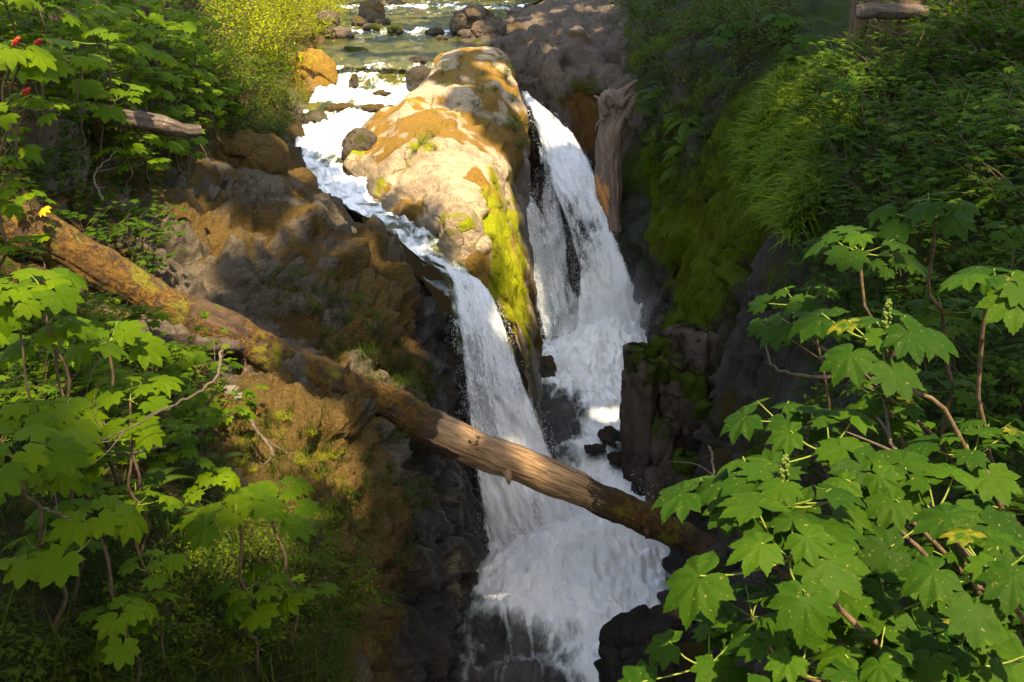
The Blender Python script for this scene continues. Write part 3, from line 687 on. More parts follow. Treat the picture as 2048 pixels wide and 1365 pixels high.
# plunge pool at the foot of both falls
def pool():
    nx, ny = 330, 420
    ys = np.linspace(9.5, 29.5, ny); xs = np.linspace(-4.5, 6.0, nx)
    X, Y = np.meshgrid(xs, ys)
    Z = -11.3 + np.clip((Y - 17) / 10, 0, 1) * 0.25
    p = np.stack([X, Y, Z], -1).reshape(-1, 3)
    fo = 0.26 + blob(p, [(1200,730,28,1.8,1.2),(1250,780,26.3,1.0,.8),(1235,820,25.2,.6,.75),(1205,850,24.3,.45,.6),(1190,890,23.4,.4,.45),(1165,940,22.2,.4,.35),(1230,960,21.9,.8,.9),(1210,830,24.8,.7,.7),(1185,880,23.6,.6,.6),(1200,930,22.4,.7,.6),(1215,1000,21.2,1.0,1.0),  # base level of pale lace also paints in glints on the dark water
          (1255,1010,21,.9,.8),(1110,1130,19.2,1.3,1.2),(1030,1100,19.4,.8,.8),(1190,1100,19.5,1.0,1.1),(1250,1080,19.8,.9,1.0),(1220,1190,18.3,.9,.9),(1140,1200,18.2,.7,.45),(1262,1190,18.3,.6,.7),
          (1255,1260,17.5,.55,.65),(1225,1310,16.9,.45,.6),(1185,1345,16.5,.5,.5),(1215,1370,16.2,.5,.6),(1150,1290,17,.6,.3),(1000,1210,18.0,.5,.3),(1040,1180,18.4,.6,.5),(990,1150,18.9,.45,.4),(1115,762,26.8,.28,.7),(1120,830,25,.8,-.3)])
    fo = fo + 0.10 * fbm(p * 1.4, 4, 260)
    body = np.clip(fo, 0, 1.25)
    z = 0.035 * fbm(p * 3.0, 4, 262) + 0.022 * ridged(p * (5.5, 5.5, 1), 3, 263) + .022 * fbm(p * 10, 3, 268) + body * (0.12 + 0.08 * fbm(p * 1.5, 4, 264) + 0.055 * fbm(p * 5.5, 4, 266)) + 0.03 * ridged(p * (6, 6, 1), 3, 267)
    z += blob(p, [(1100,1120,19.2,1.1,.55),(1190,1090,19.5,1.0,.45),(1230,1050,20,1.0,.3),(1200,730,28,1.3,.7),(1250,710,28.4,1.0,.6)])
    p[:, 2] += z
    me = mesh_np('plunge_pool', p, grid_faces(ny, nx), m_pool, True, np.stack([p[:, 0], p[:, 1]], 1), {'foam': fo})
    tag(link('plunge_pool', me), kind='structure')
    return p.reshape(ny, nx, 3), fo
A_pool, fo_pool = pool()

# ---- flying drops around the falls (one countless mass) -----------------------
m_spray, nt = new_mat('spray_drops')
bs = nd(nt, 'ShaderNodeBsdfPrincipled', {'Base Color': (0.85, 0.88, 0.9), 'Roughness': 0.3})
tr = nd(nt, 'ShaderNodeBsdfTranslucent', {'Color': (0.85, 0.88, 0.9)})
mx = nd(nt, 'ShaderNodeMixShader', {0: 0.4, 1: bs.outputs[0], 2: tr.outputs[0]})
nd(nt, 'ShaderNodeOutputMaterial', {'Surface': mx.outputs[0]})
def spray():
    pos = []; sz = []; st = []
    for k, (A, fa) in enumerate(FALLS):
        nv, nu, _ = A.shape
        n = 2600 if k < 3 else 1900
        r = rng.random(n); j = (0.10 + 0.90 * r ** .8) * (nv - 2)
        edge = rng.random(n) < .62
        t = np.where(edge, np.where(rng.random(n) < .5, np.abs(rng.normal(0, .05, n)), 1 - np.abs(rng.normal(0, .05, n))), rng.random(n))
        i = np.clip(t, 0, 1) * (nu - 1)
        p = A[j.astype(int), i.astype(int)]
        spread = 0.02 + 0.10 * (j / nv)
        p = p + rng.normal(0, 1, (n, 3)) * spread[:, None] * (1, 1, .8)
        keep = fbm(p * 2.5, 3, 270 + k) > .05
        pos.append(p[keep]); sz.append(rng.uniform(.003, .008, keep.sum()) * (1.25 if k >= 3 else 1)); st.append(rng.uniform(1.2, 3.2, keep.sum()))
    # splash thrown up from the foot
    for (u, v, d, s, h, n) in ((1080, 1095, 19.2, (.9, .5), .8, 2600), (1180, 1060, 19.4, (.8, .5), .9, 2600), (1230, 690, 28, (1.0, .6), 1.3, 3600), (985, 1090, 19.4, (.3, .4), .5, 700), (1140, 740, 28, (.7, .5), .6, 1200)):
        c = P(u, v, d)
        p = c + np.stack([rng.normal(0, s[0], n), rng.normal(0, s[1], n), np.abs(rng.normal(0, h * .5, n)) - .15], 1)
        pos.append(p); sz.append(rng.uniform(.004, .012, n)); st.append(rng.uniform(.8, 1.6, n))
    pos = np.concatenate(pos); sz = np.concatenate(sz); st = np.concatenate(st)
    tV = np.array([(1, 0, 0), (-1, 0, 0), (0, 1, 0), (0, -1, 0), (0, 0, 1), (0, 0, -1)], float)
    tF = np.array([(0, 2, 4), (2, 1, 4), (1, 3, 4), (3, 0, 4), (2, 0, 5), (1, 2, 5), (3, 1, 5), (0, 3, 5)])
    M = np.zeros((len(pos), 4, 4)); M[:, 3, 3] = 1
    M[:, 0, 0] = sz; M[:, 1, 1] = sz; M[:, 2, 2] = sz * st; M[:, 0, 2] = sz * st * .35; M[:, :3, 3] = pos
    tag(link('water_spray', scatter_mesh('water_spray', tV, tF, M, np.zeros(len(pos)), m_spray)), 'white drops of water flying off the falls', 'spray', kind='stuff')
spray()

def mist(u, v, d, size, dens, seed):
    # drifting spray over the foot of a fall: thickest in the middle, ragged outwards
    m, nt = new_mat('mist')
    tc = nd(nt, 'ShaderNodeTexCoord').outputs['Object']
    ln = nd(nt, 'ShaderNodeVectorMath', {0: tc}, operation='LENGTH').outputs['Value']
    fall = mth(nt, 'POWER', mth(nt, 'SUBTRACT', 1.0, ln, clamp=True), 1.6)
    nz = noise_n(nt, mapped(nt, tc, (1, 1, .7)), 2.2, 4, .6, .5)
    den = mth(nt, 'MULTIPLY', mth(nt, 'MULTIPLY', fall, sstep(nt, nz, .3, .75)), dens)
    vol = nd(nt, 'ShaderNodeVolumePrincipled', {'Color': (.93, .95, .97), 'Density': den, 'Anisotropy': .2})
    nd(nt, 'ShaderNodeOutputMaterial', {'Volume': vol.outputs[0]})
    V, F_ = ico(3)
    o = link('mist', mesh_np('mist', V, F_, m)); o.location = tuple(P(u, v, d)); o.scale = size
    o['label'] = 'pale mist hanging over the foot of the falls'; o['kind'] = 'stuff'
def ico(sub):
    import bmesh
    b = bmesh.new(); bmesh.ops.create_icosphere(b, subdivisions=sub, radius=1.0)
    V = np.array([v.co[:] for v in b.verts]); F_ = np.array([[v.index for v in f.verts] for f in b.faces]); b.free()
    return V, F_
mist(1235, 655, 28.0, (1.8, 1.2, 2.0), 1.5, 1)
mist(1150, 1070, 19.1, (1.8, 1.2, 1.3), 2.2, 2)
# ================================================================ LOGS, STUMP, BOULDERS
def wood_mat(name, bark1, bark2, moss, moss2, bare, bare2):
    m, nt = new_mat(name)
    pos = nd(nt, 'ShaderNodeNewGeometry').outputs['Position']
    uvn = nd(nt, 'ShaderNodeUVMap', uv_map='UVMap').outputs[0]
    g = noise_n(nt, mapped(nt, uvn, (14, 1.4, 1)), 1.0, 6, 0.65, 0.4)
    g2 = noise_n(nt, mapped(nt, uvn, (46, 2.6, 1)), 1.0, 4, 0.6)
    n2 = noise_n(nt, pos, 3.2, 6, 0.65, 0.3)
    n3 = noise_n(nt, pos, 22.0, 5, 0.68)
    n4 = noise_n(nt, pos, 80.0, 3, 0.6)
    bark = mixc(nt, sstep(nt, mth(nt, 'ADD', mth(nt, 'MULTIPLY', g, .6), mth(nt, 'MULTIPLY', n3, .4)), .36, .64), bark1, bark2)
    wood = mixc(nt, sstep(nt, mth(nt, 'ADD', mth(nt, 'MULTIPLY', g2, .6), mth(nt, 'MULTIPLY', g, .4)), .38, .62), bare2, bare)
    mo = mixc(nt, sstep(nt, mth(nt, 'ADD', mth(nt, 'MULTIPLY', n3, .6), mth(nt, 'MULTIPLY', n4, .4)), .36, .66), moss2, moss)
    mo = mixc(nt, mth(nt, 'MULTIPLY', sstep(nt, n2, .50, .62), .7), mo, tuple(0.45 * a for a in moss2))
    mo = mixc(nt, mth(nt, 'MULTIPLY', sstep(nt, noise_n(nt, pos, 1.7, 4, .6), .54, .64), .6), mo, (moss[0] * .8, moss[0] * .85, .012))
    x = mth(nt, 'ADD', mth(nt, 'MULTIPLY', n2, 1.1), mth(nt, 'ADD', mth(nt, 'MULTIPLY', n3, .6), mth(nt, 'SUBTRACT', mth(nt, 'MULTIPLY', g, .6), .65)))
    def msk(at): return sstep(nt, mth(nt, 'ADD', x, mth(nt, 'SUBTRACT', attr_n(nt, at), .5)), .46, .58)
    mb = msk('bare'); mm = msk('moss')
    mm = mth(nt, 'MULTIPLY', mm, sstep(nt, noise_n(nt, pos, 6.5, 5, .7), .36, .50))
    col = mixc(nt, mb, bark, wood); col = mixc(nt, mm, col, mo)
    h = mth(nt, 'ADD', mth(nt, 'MULTIPLY', g, .5), mth(nt, 'ADD', mth(nt, 'MULTIPLY', g2, .25), mth(nt, 'MULTIPLY', mth(nt, 'MULTIPLY', mth(nt, 'ADD', n3, n4), mm), .5)))
    bmp = nd(nt, 'ShaderNodeBump', {'Height': h, 'Strength': .9, 'Distance': .05})
    bs = nd(nt, 'ShaderNodeBsdfPrincipled', {'Base Color': col, 'Roughness': .85, 'Normal': bmp.outputs[0], 'Specular IOR Level': .25})
    nd(nt, 'ShaderNodeOutputMaterial', {'Surface': bs.outputs[0]})
    return m

m_log = wood_mat('mossy_log', (.026, .016, .010), (.085, .050, .027), (.175, .092, .016), (.058, .030, .007), (.40, .26, .145), (.17, .10, .05))
m_grlog = wood_mat('weathered_log', (.045, .033, .025), (.12, .09, .068), (.16, .09, .02), (.08, .045, .012), (.24, .19, .15), (.12, .095, .075))
m_stump = wood_mat('stump_wood', (.075, .052, .036), (.19, .135, .10), (.10, .09, .02), (.05, .045, .015), (.44, .20, .065), (.24, .10, .035))
m_bark = simple_mat('tree_bark', (.055, .035, .022), (.14, .085, .05), 3.0, .9, .05, (1.6, 1.6, .25))

def log_mesh(name, ctl, mat, nl, ns, seed, moss_f, bare_f, lump=.03, ridge=.012):
    """ctl: (u,v,d,radius) along the log"""
    C = cr(np.array([P(*c[:3]) for c in ctl]), nl); R = cr(np.array([c[3] for c in ctl]), nl)
    C = C + 0.05 * np.stack([fbm(np.stack([np.arange(nl) * .03, np.zeros(nl), np.full(nl, k * 9.)], 1), 2, seed + k) for k in range(3)], 1)
    T = np.gradient(C, axis=0); T /= np.linalg.norm(T, axis=1, keepdims=True)
    s = np.concatenate([[0], np.cumsum(np.linalg.norm(np.diff(C, axis=0), axis=1))])
    up = np.array((0, 0, 1.0)); S = np.cross(T, up); S /= np.linalg.norm(S, axis=1, keepdims=True); Un = np.cross(S, T)
    a = np.linspace(0, 2 * math.pi, ns + 1)
    dirs = np.cos(a)[None, :, None] * S[:, None] + np.sin(a)[None, :, None] * Un[:, None]
    p = C[:, None] + dirs * R[:, None, None]
    q = p.reshape(-1, 3)
    aa = np.tile(a, nl); ss = np.repeat(s, ns + 1)
    upn = np.sin(aa)
    moss = moss_f(ss / s[-1], upn, q); bare = bare_f(ss / s[-1], upn, q)
    cyc = np.stack([np.cos(aa) * 3, np.sin(aa) * 3, ss * .35], 1)
    dsp = ridge * ridged(cyc * 1.6, 3, seed + 20) + lump * fbm(q * 2.0, 3, seed + 24) + np.clip(moss, 0, 1) * (.02 + .035 * fbm(q * 6.0, 3, seed + 28))
    q = q + dirs.reshape(-1, 3) * dsp[:, None]
    uv = np.stack([aa / (2 * math.pi), ss], 1)
    Fq = [tuple(f) for f in grid_faces(nl, ns + 1)]
    n0 = len(q); q = np.concatenate([q, C[:1], C[-1:]])
    for j in range(ns):
        Fq.append((n0, j + 1, j)); Fq.append((n0 + 1, (nl - 1) * (ns + 1) + j, (nl - 1) * (ns + 1) + j + 1))
    e = np.zeros(2)
    me = mesh_np(name, q, Fq, mat, True, np.concatenate([uv, np.zeros((2, 2))]), {'moss': np.concatenate([moss, e]), 'bare': np.concatenate([bare, e + 1])})
    return me

def rel_thing(name, loc, label, cat, group=None):
    o = empty(name, tuple(loc)); tag(o, label, cat, group); return o

def part(name, me, root, wloc=None):
    """mesh in world coordinates put under its thing"""
    o = link(name, me, root)
    o.location = -Vector(root.location) if wloc is None else Vector(wloc) - Vector(root.location)
    return o

# the big log across the gorge
LOGC = [(-260, 340, 11.6, .28), (-90, 407, 12.0, .28), (100, 487, 12.4, .28), (260, 572, 12.9, .28), (379, 635, 13.3, .285), (516, 701, 13.9, .30), (689, 776, 14.7, .285), (789, 819, 15.1, .275),
        (900, 868, 15.4, .275), (1010, 915, 15.7, .27), (1120, 963, 15.9, .25), (1232, 1012, 16.1, .235), (1340, 1062, 16.2, .225), (1440, 1112, 16.3, .215), (1540, 1165, 16.2, .20)]
def gs(x, c, w): return np.exp(-((x - c) / w) ** 2)
logm = log_mesh('trunk', LOGC, m_log, 420, 72, 300,
    lambda t, u, q: .60 - .30 * np.clip((t - .56) / .1, 0, 1) + .12 * u - .65 * gs(t, .665, .08) * (u > -.75) - .55 * gs(t, .745, .03) + .35 * gs(t, .80, .035) + .25 * gs(t, .86, .03) - .4 * gs(t, .30, .025) * (u > .3) - .35 * gs(t, .585, .02) * (u > -.2),
    lambda t, u, q: .10 + .70 * gs(t, .665, .085) + .35 * gs(t, .745, .03) + .45 * gs(t, .585, .02) * (u > -.2) + .25 * gs(t, .30, .025))
root = rel_thing('fallen_log', P(516, 701, 14.0), 'long mossy orange-brown fallen log lying across the gorge in front of the falls', 'log')
part('trunk', logm, root)
def stub(ctl, nl=14, seed=0, mat=m_log, ns=8, moss=.35, bare=.25):
    return log_mesh('branch', ctl, mat, nl, ns, seed, lambda t, u, q: np.full(len(q), moss), lambda t, u, q: np.full(len(q), bare), .012, .004)
for k, c in enumerate(([(478, 690, 13.8, .05), (487, 730, 13.45, .042), (494, 765, 13.2, .034), (490, 790, 13.05, .022)],
                       [(1008, 940, 15.5, .075), (1014, 955, 15.45, .045), (1017, 970, 15.45, .008)],
                       [(1294, 1060, 15.95, .05), (1297, 1072, 15.9, .03), (1298, 1082, 15.9, .012)],
                       [(690, 745, 14.55, .05), (694, 728, 14.5, .03), (697, 718, 14.5, .012)])):
    o = part('broken_branch', stub(c, seed=310 + k, bare=.8 if k == 1 else .35, moss=.1 if k == 1 else .3), root)

# weathered log in the left thicket
g1 = log_mesh('fallen_log', [(60, 228, 13.6, .13), (160, 226, 14.1, .13), (270, 241, 14.9, .13), (360, 254, 15.4, .12), (400, 260, 15.8, .10)], m_grlog, 120, 36, 330,
    lambda t, u, q: .42 - .45 * (t > .5) * (u > 0) + .1 * u, lambda t, u, q: .1 + .3 * np.clip((t - .45) * 3, 0, 1) * (u > -.2))
tag(link('fallen_log', g1), 'weathered grey log lying among the shrubs on the upper left bank', 'log')
g2 = log_mesh('dead_branch', [(215, 690, 11.6, .06), (300, 680, 12.0, .07), (380, 687, 12.4, .07), (450, 692, 12.9, .06), (480, 697, 13.3, .03)], m_grlog, 60, 20, 340,
    lambda t, u, q: .45 + 0 * t, lambda t, u, q: 0 * t)
tag(link('dead_branch', g2), 'thin dead brown branch lying below the left part of the mossy log', 'branch')

# standing snag beside the right fall, roots upward
SC = [(1226, 470, 29.6, .16), (1224, 430, 29.7, .17), (1219, 395, 29.8, .28), (1217, 350, 29.9, .34), (1219, 305, 30.0, .345), (1222, 270, 30.05, .35), (1225, 240, 30.1, .36), (1228, 218, 30.15, .40), (1231, 205, 30.2, .42), (1233, 199, 30.25, .28)]
sm = log_mesh('trunk', SC, m_stump, 150, 72, 350, lambda t, u, q: .02 + .12 * (t > .9), lambda t, u, q: .05 + .75 * gs(t, .27, .2) / (1 + np.exp((proj(q)[0] - 1219 - 40 * (.3 - t)) / 3.5)), .035, .05)
root = rel_thing('tree_stump', P(1224, 430, 29.7), 'tall weathered tree stump with upturned roots standing beside the right waterfall', 'stump')
part('trunk', sm, root)
for k, c in enumerate(([(1210, 232, 29.9, .12), (1200, 212, 29.75, .085), (1196, 200, 29.7, .05), (1188, 196, 29.6, .02)], [(1248, 236, 29.95, .17), (1260, 212, 29.8, .12), (1268, 198, 29.75, .07), (1276, 190, 29.7, .03)],
                       [(1228, 212, 29.9, .15), (1240, 192, 29.85, .12), (1256, 176, 29.9, .07), (1274, 164, 30, .03)], [(1218, 214, 29.75, .1), (1212, 198, 29.6, .07), (1214, 190, 29.5, .03)], [(1206, 240, 29.75, .05), (1196, 244, 29.6, .03), (1187, 262, 29.6, .01)],
                       [(1240, 212, 29.75, .1), (1252, 196, 29.6, .06), (1268, 186, 29.6, .02)])):
    part('root', stub(c, 18, 360 + k, m_stump, 12, .05, .1), root)

# ---------------------------------------------------------------- boulders
ICO5, ICO6 = ico(5), ico(6)

def boulder(u, v, d, sx, sy, sz, seed, mat, label, moss=.2, green=.1, wet=0., ang=.55, yaw=0., tilt=0., ico_=None, name='boulder', group=None, cat='boulder', sink=.25):
    """(u,v,d): middle of its foot; half sizes in metres"""
    V, F_ = ico_ or ICO5
    p = np.sign(V) * np.abs(V) ** .82
    p = p * (sx, sy, sz)
    R = np.array(Matrix.Rotation(yaw, 3, 'Z') @ Matrix.Rotation(tilt, 3, 'Y'))
    p = p @ R.T
    k = 1.0 / max(sx, sy, sz)
    f1, _ = facet(p * k * 1.15 + seed * 3.1, 400 + seed, 1.0, .5)
    f2, _ = facet(p * k * 3.2 + seed, 430 + seed, .9, .5)
    m_ = max(sx, sy, sz)
    p = p + V * (m_ * (.34 * ang * f1 + .09 * ang * f2) + .08 * m_ * fbm(p * k * 1.3 + seed, 3, 440 + seed) + .02 * m_ * fbm(p * k * 6, 3, 441 + seed))[:, None]
    c = P(u, v, d) + (0, sy * .4, sz * (1 - 2 * sink) * .8)
    hz = p[:, 2] / sz
    mo = moss + .2 * fbm((p + c) * 1.6, 3, 450 + seed) + .15 * np.clip(hz, -1, 1)
    gr = green + .2 * fbm((p + c) * 2.0, 3, 455 + seed) + .1 * np.clip(hz, -1, 1)
    we = np.clip(wet + .55 * np.clip(-hz - .05, 0, 1), 0, 1)
    me = mesh_np(name, p, F_, mat, True, attrs={'moss': mo, 'green': gr, 'wet': we})
    o = link(name, me); o.location = c
    return tag(o, label, cat, group)

B = boulder
B(742, 44, 48, .62, .6, .66, 1, m_left, 'tall rounded brown boulder on the far left edge of the upper river', .35, .12, 0, .45)
B(656, 80, 43.5, .5, .5, .85, 2, m_grey, 'pointed grey boulder beside the bright green bank of the upper river', .1, 0, 0, .8, .4)
B(678, 76, 43, .55, .4, .28, 3, m_grey, 'low grey boulder at the foot of the pointed boulder', .1, .05, 0, .7)
B(718, 50, 46.5, .36, .3, .22, 4, m_left, 'small dark mossy boulder in front of the tall rounded boulder', .35, .3, .2)
B(762, 47, 47, .42, .3, .2, 5, m_left, 'flat dark mossy boulder to the right of the tall rounded boulder', .3, .4, .3)
B(786, 22, 58, .95, .6, .45, 6, m_left, 'wide sunlit mossy boulder at the top left of the river', .45, .2, 0)
B(835, 30, 53.5, .34, .3, .22, 7, m_left, 'small rounded boulder alone in the middle of the upper river', .2, .1, .3, .3)
B(878, 16, 62, .62, .5, .42, 8, m_left, 'dark green mossy boulder at the top middle of the river', .3, .5, .2)
B(848, 42, 50, .25, .2, .12, 9, m_left, 'small stone just breaking the surface of the upper river', .3, .3, .4)
B(791, 64, 44.5, .38, .3, .2, 10, m_left, 'mossy stone parting the white rapid in the upper river', .3, .5, .3)
B(742, 60, 45, .42, .3, .2, 11, m_left, 'dark mossy stone at the left end of the rapid', .2, .5, .3)
B(868, 68, 43.6, .42, .3, .16, 12, m_left, 'low wet brown rock in the rapid beside the large angular boulder', .3, .1, .5)
B(958, 72, 43.8, 1.15, .8, .78, 13, m_grey, 'large angular brown-grey boulder at the right side of the upper river', .30, .12, 0, .85, .3, .25, ICO6)
B(928, 74, 43, .3, .25, .22, 14, m_grey, 'small pale boulder at the foot of the large angular boulder', .05, .05, 0, .4)
B(883, 80, 42.5, .26, .2, .13, 15, m_grey, 'small dark stone in the calm pool right of the rapid', .1, .1, .5)
B(1030, 34, 52, .4, .3, .25, 16, m_grey, 'small rounded pale boulder behind the large angular boulder', .05, .05, 0, .4)
B(706, 116, 38.6, .55, .4, .28, 17, m_left, 'grey boulder with yellow-green moss at the left edge of the calm pool', .2, .42, .2, .4)
B(681, 138, 36.6, .28, .3, .25, 18, m_dome, 'small yellow mossy boulder at the left of the cascade lip', .2, .75, 0, .3)
B(838, 172, 34.2, .46, .4, .46, 19, m_left, 'dark wet rounded boulder in the middle of the cascade', .05, 0, .8, .4)
B(842, 128, 35.9, .45, .3, .16, 20, m_left, 'low wet dark rock at the right end of the cascade lip', .1, .05, .75)
B(755, 148, 35.3, .62, .35, .16, 21, m_left, 'brown wet ledge rock under the thin water at the cascade lip', .45, .0, .4, .5)
B(707, 176, 34.5, .16, .2, .34, 22, m_left, 'narrow brown rock showing through the white cascade', .5, 0, .4, .5)
B(684, 222, 32.2, .62, .35, .15, 23, m_left, 'flat brown wet rock on the left of the middle cascade step', .5, .1, .4, .5)
B(758, 222, 31.9, .58, .35, .14, 24, m_left, 'flat brown wet rock on the right of the middle cascade step', .5, .1, .4, .5)
B(764, 194, 33.4, .32, .25, .12, 25, m_left, 'small brown rock in the foam below the cascade lip', .5, 0, .5, .5)
B(628, 256, 31.0, .44, .4, .33, 26, m_left, 'grey boulder with a green mossy top beside the left of the cascade', .15, .4, .3, .4)
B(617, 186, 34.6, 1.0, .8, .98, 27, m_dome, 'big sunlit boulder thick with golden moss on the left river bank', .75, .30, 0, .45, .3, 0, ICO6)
B(722, 338, 27.4, .55, .6, .78, 28, m_left, 'dark round boulder leaning on the left side of the tan dome', .12, .35, .35, .45, .2, 0, ICO6)
B(598, 392, 24.0, .38, .4, .42, 29, m_left, 'brown rock knob at the left edge of the white chute', .5, .1, .1)
B(497, 352, 22.6, .85, .8, .62, 30, m_left, 'mossy brown hump above the ledge on the left bank', .75, .1, 0, .4, 0, 0, ICO6)
B(918, 520, 21.2, .46, .5, .80, 74, m_dome, 'rounded tan boulder with dark left face at the lower end of the dome', .16, .34, .15, .12, .3, .1, ICO6)
B(1318, 1395, 14.6, .85, .8, .75, 32, m_wall, 'dark craggy boulder at the foot of the right wall', .15, -.1, .75, .8, 0, 0, ICO6)
B(1222, 880, 23.4, .30, .3, .11, 33, m_left, 'dark brown broken rock in the stream against the right wall', .3, 0, .7, .9)
B(1190, 905, 22.9, .26, .25, .07, 34, m_left, 'flat wet brown rock in the stream left of the broken rock', .3, 0, .8, .8)
B(1240, 925, 22.4, .26, .25, .10, 35, m_left, 'small wet rock in the stream below the broken rock', .3, 0, .8, .9)
B(1092, 762, 27.0, .26, .3, .42, 36, m_left, 'brown rock at the foot of the dome beside the right fall', .35, 0, .6, .9)

# block columns of basalt standing against the right wall
def column_rock():
    V = []; Fs = []; mo = []; gr = []; we = []; n0 = 0
    cols = [(1284, 690, 1120, 21.4, .33), (1325, 668, 1130, 21.7, .30), (1365, 650, 1130, 21.9, .36), (1412, 660, 1120, 21.5, .36), (1300, 720, 1150, 20.7, .30), (1348, 712, 1150, 20.9, .30),
            (1395, 745, 1140, 20.4, .34), (1437, 800, 1120, 19.9, .36), (1375, 905, 1140, 19.5, .34), (1452, 905, 1100, 18.9, .38), (1272, 700, 1140, 21.0, .24), (1330, 840, 1160, 20.1, .26)]
    for k, (u, vt, vb, d, r) in enumerate(cols):
        top = P(u, vt, d); bot = np.array((top[0], top[1] - .1, -12.0))
        nl, ns = 70, 36
        z = np.linspace(0, 1, nl); a = np.arange(ns) * 2 * math.pi / ns
        poly = 1 / np.maximum(np.abs(np.cos((a + k) % (math.pi / 2.5) - math.pi / 5)), .6)
        c = top[None] * (1 - z[:, None]) + bot[None] * z[:, None]
        rr = r * (.92 + .12 * z)[:, None] * poly[None, :] * np.where(z < .03, .55 + z / .03 * .45, 1)[:, None]
        p = np.stack([c[:, None, 0] + rr * np.cos(a), c[:, None, 1] + rr * np.sin(a), np.repeat(c[:, 2:3], ns, 1)], -1).reshape(-1, 3)
        n = np.tile(np.stack([np.cos(a), np.sin(a), 0 * a], 1), (nl, 1))
        f1, _ = facet(p * (1.7, 1.7, 1.25), 500 + k, .9, .6); f2, _ = facet(p * 4.2, 520, .9, .5)
        p = p + n * (.15 * f1 + .045 * f2)[:, None]
        Fk = [(i * ns + j, i * ns + (j + 1) % ns, (i + 1) * ns + (j + 1) % ns, (i + 1) * ns + j) for i in range(nl - 1) for j in range(ns)]
        Fk.append(tuple(range(ns)))
        V.append(p); Fs += [tuple(i + n0 for i in f) for f in Fk]; n0 += len(p)
        zz = np.repeat(z, ns)
        mo.append(.22 + .2 * fbm(p * 1.2, 3, 530)); gr.append(.22 + .35 * (zz < .12) + .24 * fbm(p * (1.3, 1.3, .5), 3, 533) + (.22 if k in (7, 9, 8, 6) else 0)); we.append(np.clip((zz - .35) * 1.5, 0, .85))
    me = mesh_np('rock_columns', np.concatenate(V), Fs, m_grey, True, attrs={'moss': np.concatenate(mo), 'green': np.concatenate(gr), 'wet': np.concatenate(we)})
    tag(link('rock_columns', me), kind='structure')
column_rock()
# ================================================================ VEGETATION
def terr_bvh():
    V = []; Fs = []; n0 = 0
    for A, at in TERR.values():
        a = A[::2, ::2]; nv, nu, _ = a.shape
        V.append(a.reshape(-1, 3)); Fs.append(grid_faces(nv, nu) + n0); n0 += nv * nu
    V = np.concatenate(V); Fs = np.concatenate(Fs)
    return BVHTree.FromPolygons([tuple(v) for v in V.tolist()], [tuple(f) for f in Fs.tolist()])
BVH = terr_bvh()
ALLP = np.concatenate([A.reshape(-1, 3) for A, at in TERR.values()])
ALLN = np.concatenate([grid_normals(A).reshape(-1, 3) for A, at in TERR.values()])
AU, AV, AD = proj(ALLP)

def inpoly(u, v, poly):
    r = np.zeros(len(u), bool); n = len(poly)
    for i in range(n):
        x0, y0 = poly[i]; x1, y1 = poly[(i + 1) % n]
        c = ((y0 > v) != (y1 > v)) & (u < (x1 - x0) * (v - y0) / ((y1 - y0) or 1e-9) + x0)
        r ^= c
    return r

def visible(p, tol=.25):
    h = BVH.ray_cast(Vector((0, 0, 0)), Vector(p).normalized())
    return h[0] is None or h[3] > np.linalg.norm(p) - tol

def pick(poly, n, mind, r, vis=True, prob=None, maxtry=40000):
    """n surface spots inside an area, at least mind metres apart -> positions, normals"""
    idx = np.nonzero(inpoly(AU, AV, poly) & (AD > 1.5))[0]
    w = AD[idx] * 0 + 1.0
    idx = r.permutation(idx)[:maxtry]
    out = []; P_ = np.zeros((0, 3))
    for i in idx:
        p = ALLP[i]
        if len(P_) and ((P_ - p) ** 2).sum(1).min() < mind * mind: continue
        if vis and not visible(p): continue
        out.append(i); P_ = np.concatenate([P_, p[None]])
        if len(out) >= n: break
    out = np.array(out, int)
    return ALLP[out], ALLN[out]

# ---- leaf templates -----------------------------------------------------------
CLUB = [(0,1.04),(4,.95),(6,.97),(10,.86),(13,.87),(17,.76),(20,.76),(23,.66),(27,.75),(30,.84),(33,.83),(37,.92),(39,.91),(42,1.0),(45,.92),(48,.93),(52,.82),(55,.82),(59,.73),(63,.73),(66,.65),(70,.75),(73,.80),(76,.84),(80,.95),(84,.85),(87,.85),(92,.75),(96,.74),(101,.64),(106,.66),(110,.72),(114,.74),(119,.84),(124,.73),(129,.71),(136,.60),(143,.58),(152,.53),(160,.47),(168,.36),(175,.10)]
MAPLE = [(0,1.0),(7,.80),(11,.80),(17,.50),(22,.44),(28,.62),(33,.76),(40,.95),(46,.74),(52,.68),(60,.42),(66,.40),(73,.58),(80,.80),(90,.58),(98,.40),(108,.44),(118,.55),(130,.38),(150,.26),(170,.12),(178,.03)]

def leaf_template(spec, droop=.18, fold=.09, veins=(0, 42, 80, 118), rings=(.35, .72)):
    ang = [a for a, r in spec]; rad = [r for a, r in spec]
    full = [(-a, r) for a, r in reversed(spec) if a > 0] + list(spec)
    n = len(full)
    V = [(0, 0, 0)]
    def z(a, r):
        dv = min(abs(abs(a) - v) for v in veins)
        return -droop * r * r - fold * r * (1 - min(dv, 22) / 22.0) + fold * .3 * math.sin(a * .11) * r
    for k in list(rings) + [1.0]:
        for a, r in full:
            t = math.radians(a); rr = r * k if k == 1.0 else r * k * (1 + (.9 - r) * .5)
            V.append((rr * math.cos(t), rr * math.sin(t), z(a, rr)))
    Fs = []
    for j in range(n - 1): Fs.append((0, 1 + j, 2 + j))
    for q in range(len(rings)):
        a0 = 1 + q * n; b0 = a0 + n
        for j in range(n - 1): Fs.append((a0 + j, b0 + j, b0 + j + 1, a0 + j + 1))
    V = np.array(V); V[:, 0] += .0
    return V, Fs
LEAF_CLUB = leaf_template(CLUB)
